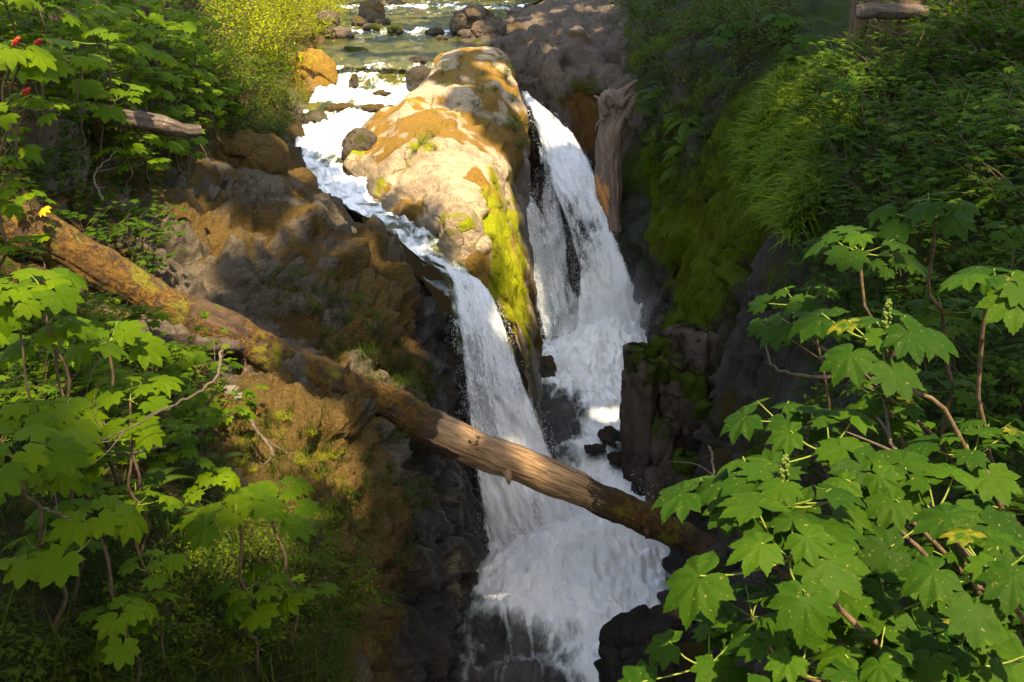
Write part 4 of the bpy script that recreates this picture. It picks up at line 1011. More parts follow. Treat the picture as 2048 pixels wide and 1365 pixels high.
LEAF_CLUB2 = leaf_template(CLUB, .34, .11)
LEAF_MAPLE = leaf_template(MAPLE, .15, .06, (0, 40, 80, 118), ())
OV = np.array([(0, 0, 0), (.3, .2, -.01), (.65, .22, -.05), (1, 0, -.12), (.65, -.22, -.05), (.3, -.2, -.01), (.5, 0, -.06)])
OVF = [(0, 6, 1), (1, 6, 2), (2, 6, 3), (3, 6, 4), (4, 6, 5), (5, 6, 0)]

def basis(tip, nrm):
    n = np.asarray(nrm, float); n /= np.linalg.norm(n)
    x = np.asarray(tip, float); x = x - n * x.dot(n); x /= np.linalg.norm(x) + 1e-9
    return np.stack([x, np.cross(n, x), n], 1)

def bent(p0, p1, k, sag, r, n=7):
    t = np.linspace(0, 1, n)[:, None]
    j = r.normal(0, sag, 3)
    return p0 * (1 - t) + p1 * t + np.sin(t * math.pi) * (np.array((0, 0, k)) + j)

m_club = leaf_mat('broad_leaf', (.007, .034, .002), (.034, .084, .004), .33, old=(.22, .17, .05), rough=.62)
m_clubl = leaf_mat('broad_leaf_sun_tint', (0.0320, 0.0840, 0.0024), (0.0960, 0.1600, 0.0040), .40, old=(.26, .2, .05), rough=.62)  # lighter, yellower copy of broad_leaf; sun on the left put into the colour
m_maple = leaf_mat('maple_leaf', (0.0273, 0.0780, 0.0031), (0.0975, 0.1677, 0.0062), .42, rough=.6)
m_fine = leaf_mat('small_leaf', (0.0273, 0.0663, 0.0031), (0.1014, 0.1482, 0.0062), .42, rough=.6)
m_finey = leaf_mat('small_yellow_sun_leaf', (.14, .19, .006), (.30, .33, .012), .42, rough=.6)  # yellow-green leaf, lightened to paint in the sun on it
m_mapler = leaf_mat('shade_maple_leaf', (.012, .045, .004), (.060, .120, .008), .40, rough=.65)  # darker copy of maple_leaf; the right bank's shade is painted in
m_finer = leaf_mat('shade_small_leaf', (.012, .040, .004), (.055, .095, .008), .40, rough=.65)  # darker copy of small_leaf, again with the right side's shade in its colour
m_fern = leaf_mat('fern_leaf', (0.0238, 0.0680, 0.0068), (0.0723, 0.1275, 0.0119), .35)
m_grass = leaf_mat('grass_blade', (.011, .030, .003), (.045, .068, .006), .35, rough=.6)  # darkened to put the lower left corner's shade into the colour
m_grassb = leaf_mat('grass_sun_tint', (.035, .095, .004), (.17, .245, .014), .40, rough=.6)  # lighter copy of grass_blade; sunlight on the hump put into the colour
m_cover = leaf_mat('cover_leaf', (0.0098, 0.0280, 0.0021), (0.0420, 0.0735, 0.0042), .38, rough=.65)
m_yleaf = leaf_mat('yellow_leaf', (.40, .27, .02), (.55, .36, .03), .35)
m_stem = simple_mat('plant_stem', (.045, .028, .016), (.12, .078, .042), 20, .8, .01)
m_gstem = simple_mat('green_stem', (.10, .14, .02), (.17, .21, .03), 20, .6, .004)
m_berry = simple_mat('red_berries', (.42, .02, .008), (.60, .05, .02), 30, .35, .004)
m_spike = simple_mat('flower_spike', (.045, .085, .010), (.10, .14, .02), 40, .7, .01)

def club_whorl(r, n, leaf=.17, pet=(.12, .34), mat=None, face=(.0, -.45, 1.0)):
    """a whorl of broad leaves round the stem tip; leaf = lobe length in metres"""
    b = Bag(); s = Bag()
    a0 = r.uniform(0, 6.28)
    for k in range(n):
        a = a0 + k * 2.4 + r.normal(0, .25)
        f = (k + .5) / n                                # inner young leaves to outer old ones
        L = leaf * (0.60 + .50 * f) * r.uniform(.78, 1.18)
        out = np.array((math.cos(a), math.sin(a), 0))
        elev = math.radians(58 - 52 * f + r.normal(0, 8))
        pl = (pet[0] + (pet[1] - pet[0]) * f) * r.uniform(.8, 1.2)
        tip = out * pl * math.cos(elev) + np.array((0, 0, pl * math.sin(elev) - .06 * f))
        nrm = np.array(face) + out * (.10 + .30 * f) + r.normal(0, .14, 3)
        M = basis(out + r.normal(0, .2, 3), nrm)
        V, Fs = (LEAF_CLUB, LEAF_CLUB2)[int(r.random() < .4)]
        W = V.copy(); W[:, 0] -= .0
        W[:, 2] *= r.uniform(.3, 1.35); W[:, 1] *= r.uniform(.88, 1.08)
        W[:, 2] += .03 * fbm(V * 3 + r.uniform(0, 50), 2, 7)
        b.add((W * L) @ M.T + tip, Fs, r.random())
        tv, tf = tube(bent(np.zeros(3), tip, -.03 * f, .01, r, 6), np.linspace(.0055, .0035, 6) * (leaf / .17), 5, False)
        s.add(tv, tf)
    return b.mesh('foliage', mat or m_club), s.mesh('leaf_stalks', m_gstem)

R4 = np.random.default_rng(21)
WH = {}
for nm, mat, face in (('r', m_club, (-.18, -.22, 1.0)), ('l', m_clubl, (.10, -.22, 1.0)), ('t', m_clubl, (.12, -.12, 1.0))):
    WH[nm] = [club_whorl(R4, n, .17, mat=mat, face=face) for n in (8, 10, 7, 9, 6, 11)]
WHF = [club_whorl(R4, n, .17, pet=(.10, .30), mat=m_clubl, face=(.1, -.3, 1.0)) for n in (10, 12, 9)]

def spike_mesh():
    b = Bag(); r = np.random.default_rng(3)
    V0, F0 = ico(1)
    for k in range(70):
        h = r.uniform(0, 1); a = r.uniform(0, 6.28); rr = .028 * (1 - h * .75)
        b.add(V0 * r.uniform(.006, .010) + (rr * math.cos(a), rr * math.sin(a), .04 + .16 * h), F0)
    tv, tf = tube(np.array([(0, 0, 0), (0, 0, .1), (0, 0, .2)]), [.008, .007, .004], 6); b.add(tv, tf)
    return b
ME_SPIKE = spike_mesh().mesh('flower_spike', m_spike); ME_BERRY = spike_mesh().mesh('berry_cluster', m_berry)
ME_YLEAF = mesh_np('yellow_leaf', LEAF_CLUB2[0] * .17, LEAF_CLUB2[1], m_yleaf, True, attrs={'rnd': np.full(len(LEAF_CLUB2[0]), .5)})

def root_below(h, maxdrop=2.6, r=R4):
    hit = BVH.ray_cast(Vector(h), Vector((0, 0, -1)))
    if hit[0] is not None and h[2] - hit[0].z < maxdrop: return np.array(hit[0])
    q = BVH.find_nearest(Vector(h))[0]
    if hit[0] is None: return np.array(q)
    q = np.array(q); g = np.array(hit[0])
    # lean out from the bank
    best = BVH.ray_cast(Vector(h), Vector((.35 * np.sign(h[0]), 0, -1)).normalized())[0]
    return np.array(best) if best is not None else (q if np.linalg.norm(q - h) < np.linalg.norm(g - h) else g)

def club(head, size, kind, var, label, group=None, spike=False, berry=False, yellow=False, root=None, r=R4, name='broadleaf_shrub', cat='shrub'):
    """a devil's club: crooked stem, whorl of leaves, leaf stalks; head = world tip of the stem"""
    head = np.asarray(head, float)
    g = root_below(head) if root is None else np.asarray(root, float)
    o = empty(name, tuple(g)); tag(o, label, cat, group)
    L = np.linalg.norm(head - g)
    path = bent(np.array((0, 0, -.05)), head - g, 0, .05 * L, r, 9)
    path[1:-1] += r.normal(0, .018 * L, (7, 3))
    tv, tf = tube(cr(path, 20), np.linspace(.017, .010, 20) * size, 6)
    link('stem', mesh_np('stem', tv, tf, m_stem), o)
    lf, st = (WHF if kind == 'f' else WH[kind])[var % (3 if kind == 'f' else 6)]
    yaw = r.normal(0, .35) + (0 if kind != 'f' else r.uniform(0, 6.28))
    for nm, me in (('foliage', lf), ('leaf_stalk', st)):
        c = link(nm, me, o); c.location = head - g; c.rotation_euler = (r.normal(0, .05), r.normal(0, .05), yaw); c.scale = (size,) * 3
    if L > .8 and kind != 'f':
        for f in ((.62,) if L < 1.5 else (.45, .72)):
            for nm, me in zip(('foliage', 'leaf_stalk'), WH[kind][(var + 2) % 6]):
                c = link(nm, me, o); c.location = path[int(f * 8)]; c.rotation_euler = (0, 0, yaw + 2 + 3 * f); c.scale = (size * .8,) * 3
    if spike:
        c = link('flower_spike', ME_SPIKE, o); c.location = head - g; c.scale = (size * 1.1,) * 3
    if berry:
        c = link('berry_cluster', ME_BERRY, o); c.location = head - g + (0, 0, .1); c.rotation_euler = (.7, 1.0, 0); c.scale = (size * 1.0,) * 3
    if yellow:
        c = link('yellow_leaf', ME_YLEAF, o); c.location = head - g + (.16, -.05, -.10); c.rotation_euler = (.5, .35, -1.2); c.scale = (size,) * 3
        c['label'] = 'yellowing leaf'
    return o

def clubs(items, kind):
    for i, it in enumerate(items):
        u, v, d, size, label = it[:5]; kw = it[5] if len(it) > 5 else {}
        if d > 6.5:                                     # plants farther off stand knee to chest high on their slope
            h = BVH.ray_cast(Vector((0, 0, 0)), Vector(P(u, v, 1)).normalized())
            if h[0] is not None:
                dg = float(proj(np.array(h[0]))[2])
                d = max(d, dg - 1.1 * size)
        club(P(u, v, d), size, kind, kw.pop('var', i), 'devil\'s club ' + label if 'yellow' not in kw else 'devil\'s club ' + label, **kw)

clubs([
 (1765, 690, 4.7, 1.0, 'with a green flower spike above broad drooping leaves', dict(spike=True, var=1)),
 (1555, 842, 5.0, .80, 'with pale yellow-green top leaves beside the rock columns', dict(var=4)),
 (1660, 900, 4.6, .92, 'with flat layered leaves just below the pale yellow-green one', dict(var=2)),
 (1560, 1010, 4.0, 1.0, 'with a dark flower spike above the right end of the log', dict(spike=True, var=3)),
 (1440, 1010, 4.3, .80, 'whose leaves reach over the right end of the fallen log', dict(var=4)),
 (1580, 1120, 3.6, .98, 'with two very large leaves hanging over the dark log end', dict(var=0)),
 (1505, 1235, 4.2, .80, 'low in the dark corner under the log end', dict(var=4)),
 (1420, 1330, 4.0, .85, 'reaching over the dark craggy boulder at the bottom', dict(var=2)),
 (1590, 1345, 3.5, .85, 'cut off by the bottom edge right of the craggy boulder', dict(var=3)),
 (1765, 1225, 3.8, .98, 'with wide leaves in the middle of the lower right corner thicket', dict(var=5)),
 (1870, 1030, 4.1, .95, 'beside the drooping fern on the right bank', dict(var=2)),
 (1740, 985, 4.3, .9, 'between the drooping fern and the dark flower spike', dict(var=0)),
 (1990, 1150, 3.2, .78, 'closest to the camera at the right edge, dark and soft', dict(var=1)),
 (1900, 1330, 3.5, .82, 'filling the bottom right corner in deep shade', dict(var=5)),
 (1745, 1370, 3.4, .9, 'half cut off by the bottom edge in the right corner', dict(var=0)),
 (1720, 505, 5.9, .98, 'with broad hanging leaves below the grassy hump', dict(var=3)),
 (1870, 440, 6.0, 1.0, 'with pale stalks right of the hanging leaves below the grassy hump', dict(var=1)),
 (1985, 590, 5.1, 1.0, 'with flat tiered leaves at the right edge halfway up', dict(var=5)),
 (1590, 655, 5.8, .72, 'with small leaves on the left of the flower spike plant', dict(var=4)),
 (1535, 655, 6.2, .45, 'single-leaf young plant on a bent stem against the mossy wall', dict(var=4)),
 (1610, 610, 6.2, .75, 'low plant with serrated leaves right above the bent young plant', dict(var=2)),
 (1780, 270, 7.2, .85, 'with one big drooping leaf in the middle of the right bank', dict(var=2)),
 (1990, 215, 7.0, 1.0, 'with wide leaves at the upper right edge of the photo', dict(var=5)),
 (1935, 120, 8.5, 1.0, 'in the shade high up in the top right corner', dict(var=0)),
 (2020, 60, 8.0, 1.0, 'at the very top of the right edge', dict(var=3)),
 (1480, 60, 19, 1.75, 'pale grey-green plant with tiered leaves at the top left of the right bank', dict(var=1)),
 (1550, 45, 19.5, 1.7, 'pale grey-green plant under the dark trees at the top right', dict(var=5)),
 (1440, 85, 19.5, 1.4, 'pale grey-green lower plant hanging over the dark cliff', dict(var=2)),
 (1610, 85, 17, 1.3, 'dim plant on the right bank just left of the tree trunks', dict(var=0)),
 (1680, 225, 11, .7, 'small sunlit plant on top of the grassy hump', dict(var=4)),
], 'r')
clubs([
 (385, 712, 6.6, .80, 'glowing yellow-green in the sun in front of the big log', dict(var=4)),
 (290, 640, 6.6, .8, 'standing in front of the left part of the big log', dict(var=2)),
 (215, 690, 6.4, .9, 'beneath the left part of the log, beside the thin dead branch', dict(var=0)),
 (85, 590, 5.8, .85, 'tall plant at the left edge in front of the log', dict(var=3)),
 (20, 600, 5.6, .6, 'pale plant at the left edge beside the tall one', dict(var=5)),
 (110, 690, 5.9, .85, 'left of the dead branch in the shade', dict(var=1)),
 (260, 800, 6.2, .9, 'spreading over the dark hollow below the dead branch', dict(var=2)),
 (400, 830, 6.8, .7, 'at the left end of the sunlit mossy rock', dict(var=0)),
 (265, 870, 5.9, .7, 'with leaves in a ring above the ferns', dict(var=4)),
 (80, 850, 5.2, .85, 'at the left edge with leaves spread like a fan', dict(var=5)),
 (45, 930, 4.7, .85, 'at the left edge just above the bare twigs', dict(var=3)),
 (90, 960, 5.1, .7, 'small one beside the bare twigs at the left', dict(var=4)),
 (195, 1060, 4.9, .86, 'with five flat leaves alone in the dark lower left', dict(var=4)),
 (480, 1040, 6.0, .95, 'bright plant in front of the ferns beside the mossy rock', dict(var=1)),
 (540, 1010, 6.5, .9, 'upper plant of the bright pair in front of the ferns', dict(var=2)),
 (435, 965, 6.8, .7, 'small plant among the fern fronds', dict(var=4)),
 (295, 1140, 5.2, .6, 'dim small plant low down in the lower left', dict(var=2)),
 (250, 1245, 4.9, .66, 'lowest plant near the bottom left edge', dict(var=4)),
 (60, 400, 7.4, .6, 'with one leaf turned yellow in front of the log\'s left end', dict(var=1, yellow=True)),
 (345, 770, 6.9, .75, 'dim plant directly beneath the glowing one', dict(var=3)),
 (160, 645, 6.6, .7, 'dim plant right of the tall one at the left edge', dict(var=2)),
 (470, 830, 7.4, .55, 'small sunlit plant at the foot of the curved root', dict(var=0)),
], 'l')

# thicket of devil's club covering the upper left bank
LBUSH = 'devil\'s club in the leafy thicket that covers the upper left bank'
pp, nn = pick([(-120, 60), (420, 100), (470, 250), (330, 420), (240, 390), (120, 330), (-120, 270)], 110, .50, np.random.default_rng(31), True)
r = np.random.default_rng(32)
for i, p in enumerate(pp):
    h = r.uniform(.6, 1.5)
    club(p + (r.normal(0, .2), -h * .25 + r.normal(0, .1), h), r.uniform(.95, 1.4), 't', i, LBUSH, group='devil\'s clubs of the upper left thicket', root=p, r=r)
for k, (u, v, d, lab) in enumerate(((40, 120, 8.6, 'highest at the left edge'), (30, 108, 8.0, 'left of its two neighbours'), (72, 108, 8.6, 'right of its two neighbours'), (50, 205, 8.2, 'lowest at the left edge'))):
    club(P(u, v + 12, d), .95, 't', k, 'devil\'s club with red berries on the upper left bank, ' + lab, berry=True)

pp, nn = pick([(-60, 640), (200, 700), (420, 800), (460, 920), (430, 1010), (200, 1000), (-60, 960)], 26, .45, np.random.default_rng(33), True)
for i, p in enumerate(pp):
    h = r.uniform(.35, .8)
    club(p + (r.normal(0, .12), -h * .3, h), r.uniform(.48, .75), 'l', i, 'devil\'s club of middling size in the left undergrowth below the log', group='devil\'s clubs in the left undergrowth', root=p, r=r)
pp, nn = pick([(1600, 560), (1900, 560), (2100, 600), (2100, 900), (1800, 900), (1660, 760)], 20, .5, np.random.default_rng(34), True)
for i, p in enumerate(pp):
    h = r.uniform(.35, .8)
    club(p + (r.normal(0, .12), -h * .3, h), r.uniform(.5, .8), 'r', i, 'shaded devil\'s club behind the foreground leaves on the right bank', group='shaded devil\'s clubs of the right bank', root=p, r=r)

# ---- maple-leaved shrubs with layered sprays --------------------------------
def maple_shrub(r, n=7, H=1.0, W=.75, leaf=.075, mat=None, per=11):
    b = Bag(); s = Bag()
    for k in range(n):
        a = r.uniform(0, 6.28); e = r.uniform(.25, 1.1)
        tip = np.array((math.cos(a) * W * math.cos(e), math.sin(a) * W * math.cos(e), H * (.45 + .55 * math.sin(e)) * r.uniform(.7, 1.1)))
        path = cr(bent(np.zeros(3), tip, .12 * H, .04, r, 6), 12)
        tv, tf = tube(path, np.linspace(.010, .003, 12) * H, 5, False); s.add(tv, tf)
        for j in range(per):
            t = r.uniform(.35, 1.0); c = path[min(11, int(t * 11))] + np.array((r.normal(0, .10), r.normal(0, .10), r.normal(0, .03))) * W
            nrm = np.array((0, -.12, 1)) + r.normal(0, .16, 3)
            V, Fs = LEAF_MAPLE
            b.add((V * leaf * r.uniform(.65, 1.15)) @ basis(r.normal(0, 1, 3) + tip * .8, nrm).T + c, Fs, r.random())
    return b.mesh('foliage', mat or m_maple), s.mesh('branches', m_stem)

def fine_shrub(r, n=16, H=1.0, W=.8, leaf=.045, mat=None, per=34, hang=0.0):
    b = Bag(); s = Bag()
    for k in range(n):
        a = r.uniform(0, 6.28); e = r.uniform(.0, 1.2)
        tip = np.array((math.cos(a) * W * math.cos(e), math.sin(a) * W * math.cos(e), H * (.25 + .7 * math.sin(e)) * r.uniform(.6, 1.1) - hang * H))
        path = cr(bent(np.zeros(3), tip, .16 * H, .06, r, 6), 10)
        tv, tf = tube(path, np.linspace(.008, .002, 10) * H, 4, False); s.add(tv, tf)
        for j in range(per):
            t = r.uniform(.25, 1.0); c = path[min(9, int(t * 9))] + r.normal(0, .075, 3) * W
            nrm = np.array((0, -.25, 1)) + r.normal(0, .4, 3)
            b.add((OV * leaf * r.uniform(.6, 1.3)) @ basis(r.normal(0, 1, 3), nrm).T + c, OVF, r.random())
    return b.mesh('foliage', mat or m_fine), s.mesh('branches', m_stem)

def frond_fern(r, n=9, L=.8, mat=None, wid=.17, pin=22, droop=.75):
    b = Bag()
    for k in range(n):
        a = k * 2 * math.pi / n + r.normal(0, .3); l = L * r.uniform(.7, 1.1)
        out = np.array((math.cos(a), math.sin(a), 0)); side = np.array((-math.sin(a), math.cos(a), 0))
        t = np.linspace(0, 1, pin + 2)
        c = out * (l * (t * .95))[:, None]; c[:, 2] = l * (.75 * t - droop * 1.25 * t ** 2)
        rv = r.random()
        tv, tf = tube(c[::3], np.linspace(.006, .002, len(c[::3])), 4, False); b.add(tv, tf, .2)
        T = np.gradient(c, axis=0); T /= np.linalg.norm(T, axis=1, keepdims=True)
        for i in range(2, pin + 1):
            f = t[i]; w = wid * l * 1.25 * (math.sin(min(1, f * 1.35 + .12) * math.pi * .5) * (1 - f) ** .75 + .04)
            up = np.cross(T[i], side); up = up if up[2] > 0 else -up
            for sg in (-1, 1):
                d_ = side * sg * w + T[i] * w * .35 - up * w * .18
                hw = l * .95 / pin * .43
                V = np.array([c[i] - T[i] * hw * .7, c[i] + T[i] * hw * .7, c[i] + d_ * .6 + T[i] * hw * .8 , c[i] + d_, c[i] + d_ * .6 - T[i] * hw * .8])
                b.add(V, [(0, 1, 2, 3, 4)], rv * .7 + .3 * r.random())
    return b.mesh('fronds', mat or m_fern, False)

def grass_tuft(r, n=46, H=.32, spread=.10, w=.006, mat=None, lean=.7):
    b = Bag()
    for k in range(n):
        a = r.uniform(0, 6.28); h = H * r.uniform(.5, 1.15); ln = lean * r.uniform(.2, 1.2) * h
        o = np.array((r.normal(0, spread), r.normal(0, spread), 0)); out = np.array((math.cos(a), math.sin(a), 0)); sd = np.array((-math.sin(a), math.cos(a), 0))
        t = np.array((0, .35, .7, 1.0)); c = o + out * (ln * t ** 1.8)[:, None]; c[:, 2] = h * (t - .35 * t ** 2.5 * lean)
        ww = w * np.array((1, .95, .65, .05))
        V = np.concatenate([c - sd * ww[:, None], c + sd * ww[:, None]])
        b.add(V, [(i, i + 4, i + 5, i + 1) for i in range(3)], r.random())
    return b.mesh('grass_tuft', mat or m_grass, False)

R5 = np.random.default_rng(41)
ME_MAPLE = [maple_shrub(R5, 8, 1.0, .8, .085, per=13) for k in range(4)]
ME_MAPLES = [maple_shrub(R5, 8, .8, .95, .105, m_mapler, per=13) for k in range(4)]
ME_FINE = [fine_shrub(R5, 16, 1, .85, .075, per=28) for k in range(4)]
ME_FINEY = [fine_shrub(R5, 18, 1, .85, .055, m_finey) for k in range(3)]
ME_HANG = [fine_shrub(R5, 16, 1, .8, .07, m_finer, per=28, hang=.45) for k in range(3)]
ME_FERN = [frond_fern(R5, n, .8) for n in (9, 11, 8)]
ME_FERNS = [frond_fern(R5, n, .8, wid=.12, pin=30, droop=.95) for n in (9, 12)]
ME_GRASS = [grass_tuft(R5, 50), grass_tuft(R5, 70, .42, .14), grass_tuft(R5, 40, .26, .08)]
ME_GRASSL = [grass_tuft(R5, 80, .55, .12, .006, lean=1.1), grass_tuft(R5, 70, .6, .16, .005, lean=1.3)]

def bush(name, cat, meshes, p, s, label, group=None, r=R5, tilt=None, parts=('foliage', 'branch')):
    o = empty(name, tuple(p)); tag(o, label, cat, group)
    o.rotation_euler = (r.normal(0, .12), r.normal(0, .12), r.uniform(0, 6.28))
    for nm, me in zip(parts, meshes):
        c = link(nm, me, o); c.scale = (s, s, s * r.uniform(.85, 1.15))
    return o

def single(name, cat, me, p, s, label, group=None, r=R5, rot=None):
    o = link(name, me); o.location = tuple(p); o.scale = (s,) * 3
    o.rotation_euler = rot if rot is not None else (r.normal(0, .15), r.normal(0, .15), r.uniform(0, 6.28))
    return tag(o, label, cat, group)

def fill(poly, n, mind, seed, fn, vis=True):
    r = np.random.default_rng(seed)
    pp, nn = pick(poly, n, mind, r, vis)
    for i, (p, q) in enumerate(zip(pp, nn)): fn(i, p, q, r)

fill([(-60, 570), (250, 700), (430, 790), (440, 900), (250, 960), (-60, 980)], 34, .42, 51,
     lambda i, p, q, r: bush('maple_shrub', 'shrub', ME_MAPLE[i % 4], p, r.uniform(.55, .95), 'small maple-leaved shrub in the dense green growth below the left half of the log', 'maple-leaved shrubs below the log', r))
fill([(150, 440), (300, 440), (330, 560), (250, 570), (140, 500)], 9, .45, 52,
     lambda i, p, q, r: bush('maple_shrub', 'shrub', ME_MAPLES[i % 4], p, r.uniform(.55, .85), 'fine-leaved green shrub in the gap behind the log, left of the bare ledge', 'shrubs behind the left part of the log', r))
fill([(400, 40), (560, 0), (560, 170), (590, 220), (560, 290), (450, 280), (420, 200)], 46, .75, 53,
     lambda i, p, q, r: bush('leafy_shrub', 'shrub', ME_FINE[i % 4], p, r.uniform(.8, 1.5), 'fine-leaved shrub on the slope between the broad-leaved thicket and the cascade', 'fine-leaved shrubs above the mossy hump', r))
fill([(440, -60), (690, -60), (660, 70), (580, 110), (540, 160), (480, 120)], 60, .95, 54,
     lambda i, p, q, r: bush('leafy_shrub', 'shrub', ME_FINEY[i % 3], p, r.uniform(1.2, 2.1), 'sunlit yellow-green shrub at the top of the left river bank', 'sunlit shrubs at the top of the left bank', r))
fill([(160, -80), (480, -80), (470, 60), (180, 80)], 34, 1.1, 55,
     lambda i, p, q, r: bush('maple_shrub', 'shrub', ME_MAPLE[i % 4], p, r.uniform(1.1, 1.9), 'sunlit maple-leaved shrub along the top edge of the left bank', 'maple-leaved shrubs at the top of the left bank', r), False)
fill([(1640, 180), (2100, 60), (2100, 460), (1800, 500), (1690, 420)], 110, .42, 56,
     lambda i, p, q, r: bush('maple_shrub', 'shrub', ME_MAPLES[i % 4], p, r.uniform(.7, 1.2), 'low maple-leaved shrub in the thick green cover of the right bank', 'maple-leaved shrubs on the right bank', r))
fill([(1560, 470), (1750, 420), (2100, 480), (2100, 900), (1900, 900), (1600, 700)], 40, .5, 57,
     lambda i, p, q, r: bush('maple_shrub', 'shrub', ME_MAPLES[i % 4], p, r.uniform(.45, .8), 'small dark shrub in the shade under the devil\'s clubs on the right', 'shaded shrubs under the devil\'s clubs', r))
fill([(1850, 40), (2060, -60), (2100, 110), (1720, 150), (1740, 100)], 30, .8, 58,
     lambda i, p, q, r: bush('maple_shrub', 'shrub', ME_MAPLE[i % 4], p, r.uniform(.9, 1.4), 'maple-leaved shrub catching light near the tree trunks at the top right', 'shrubs near the tree trunks', r))
fill([(1240, -30), (1560, -30), (1600, 80), (1480, 190), (1300, 160)], 52, .9, 59,
     lambda i, p, q, r: bush('leafy_shrub', 'shrub', ME_HANG[i % 3], p, r.uniform(1.1, 1.8), 'dark fine-leaved shrub hanging over the top of the right cliff', 'shrubs hanging over the right cliff', r))
fill([(1290, 150), (1480, 190), (1450, 300), (1400, 420), (1330, 420)], 42, .62, 60,
     lambda i, p, q, r: bush('leafy_shrub', 'shrub', ME_HANG[i % 3], p, r.uniform(.5, .95), 'small leafy plant clinging to the shaded cliff right of the stump', 'small plants on the shaded cliff', r))
fill([(1450, 290), (1560, 200), (1640, 250), (1560, 420), (1480, 380)], 16, .6, 61,
     lambda i, p, q, r: bush('leafy_shrub', 'shrub', ME_HANG[i % 3], p, r.uniform(.4, .7), 'small leafy plant on the edge of the grassy hump', 'small plants on the grassy hump', r))
fill([(700, 860), (860, 880), (850, 1180), (700, 1250)], 26, .35, 62,
     lambda i, p, q, r: bush('leafy_shrub', 'shrub', ME_HANG[i % 3], p, r.uniform(.18, .34), 'small leafy sprig on the dark cliff below the log', 'sprigs on the cliff below the log', r))
fill([(560, 1090), (690, 1060), (700, 1250), (450, 1340), (200, 1320), (350, 1200)], 20, .45, 63,
     lambda i, p, q, r: bush('leafy_shrub', 'shrub', ME_FINE[i % 4], p, r.uniform(.32, .55), 'small leafy shrub in the dark undergrowth at the bottom left', 'shrubs in the dark undergrowth', r))

fill([(480, 520), (690, 560), (860, 740), (840, 850), (700, 760), (560, 620)], 26, .4, 162,
     lambda i, p, q, r: bush('leafy_shrub', 'shrub', ME_FINE[i % 4], p, r.uniform(.14, .30), 'small green sprig growing from a crack of the brown ledge', 'sprigs on the brown ledge', r))
fill([(470, 800), (640, 820), (700, 990), (680, 1060), (560, 1040), (480, 930)], 24, .28, 163,
     lambda i, p, q, r: bush('leafy_shrub', 'shrub', ME_FINEY[i % 3], p, r.uniform(.10, .2), 'tiny bright sprig on the sunlit mossy rock below the log', 'sprigs on the sunlit mossy rock', r))
fill([(950, 300), (1010, 380), (1060, 560), (1070, 680), (1030, 640), (985, 520), (950, 400)], 20, .3, 164,
     lambda i, p, q, r: bush('leafy_shrub', 'shrub', ME_FINEY[i % 3], p, r.uniform(.12, .26), 'yellow-green sprig on the mossy right ridge of the dome', 'sprigs on the mossy ridge of the dome', r))
fill([(860, 110), (1010, 110), (1040, 240), (980, 300), (900, 200)], 16, .6, 165,
     lambda i, p, q, r: bush('leafy_shrub', 'shrub', ME_FINE[i % 4], p, r.uniform(.15, .35), 'small sprig on the brown upper part of the dome', 'sprigs on the upper dome', r))
fill([(1260, 640), (1450, 640), (1450, 900), (1380, 1000), (1300, 800)], 14, .4, 166,
     lambda i, p, q, r: bush('leafy_shrub', 'shrub', ME_HANG[i % 3], p, r.uniform(.15, .3), 'small sprig on the rock columns of the right wall', 'sprigs on the rock columns', r), False)

# green clumps on the rocks, each at its own spot
for k, (u, v, d, s, my, lab) in enumerate((
  (885, 150, 33.2, .55, 1, 'bright green plant on the upper left corner of the dome'), (1012, 158, 33.2, .6, 0, 'green plant in the cleft right of the dome top'), (1030, 265, 30.6, .75, 0, 'largest green plant on the right side of the dome, beside the right fall'),
  (1025, 205, 31.8, .45, 0, 'small green plant above the largest one at the right side of the dome'), (1040, 300, 30.3, .55, 0, 'lower green plant at the right side of the dome'), (840, 292, 26.2, .45, 1, 'pale yellow-green plant in the middle of the sunlit dome'),
  (868, 275, 26.6, .40, 1, 'upper pale yellow-green plant on the sunlit dome'), (872, 300, 25.8, .35, 1, 'right one of the pale plants on the sunlit dome'), (832, 305, 25.8, .3, 1, 'lowest of the pale plants on the sunlit dome'),
  (990, 370, 24.0, .30, 1, 'yellow-green plant high on the mossy ridge of the dome'), (1000, 420, 23.2, .28, 1, 'yellow-green plant halfway down the mossy ridge of the dome'), (985, 480, 21.6, .26, 1, 'yellow-green plant low on the mossy ridge of the dome'),
  (1000, 500, 21.3, .22, 1, 'lowest yellow-green plant on the mossy ridge of the dome'), (1150, 180, 32.9, .5, 0, 'green plant growing in the left crack of the grey cliff'), (1175, 190, 32.7, .6, 0, 'green plant growing in the right crack of the grey cliff'), (1120, 200, 33, .3, 0, 'small green plant above the lip of the right fall'),
  (635, 130, 37, .5, 1, 'yellow-green plant on the right side of the golden moss boulder'), (655, 175, 35.5, .35, 1, 'small yellow plant at the foot of the golden moss boulder'), (500, 330, 21.5, .3, 0, 'green plant on the right face of the mossy brown hump'), (505, 360, 20.8, .2, 0, 'small green plant at the foot of the mossy brown hump'))):
    o = bush('leafy_plant', 'plant', (ME_FINEY if my else ME_FINE)[k % 3], P(u, v, d), s, lab, None)
    hit = BVH.ray_cast(Vector((0, 0, 0)), Vector(P(u, v, d)).normalized())
    if hit[0] is not None: o.location = hit[0]

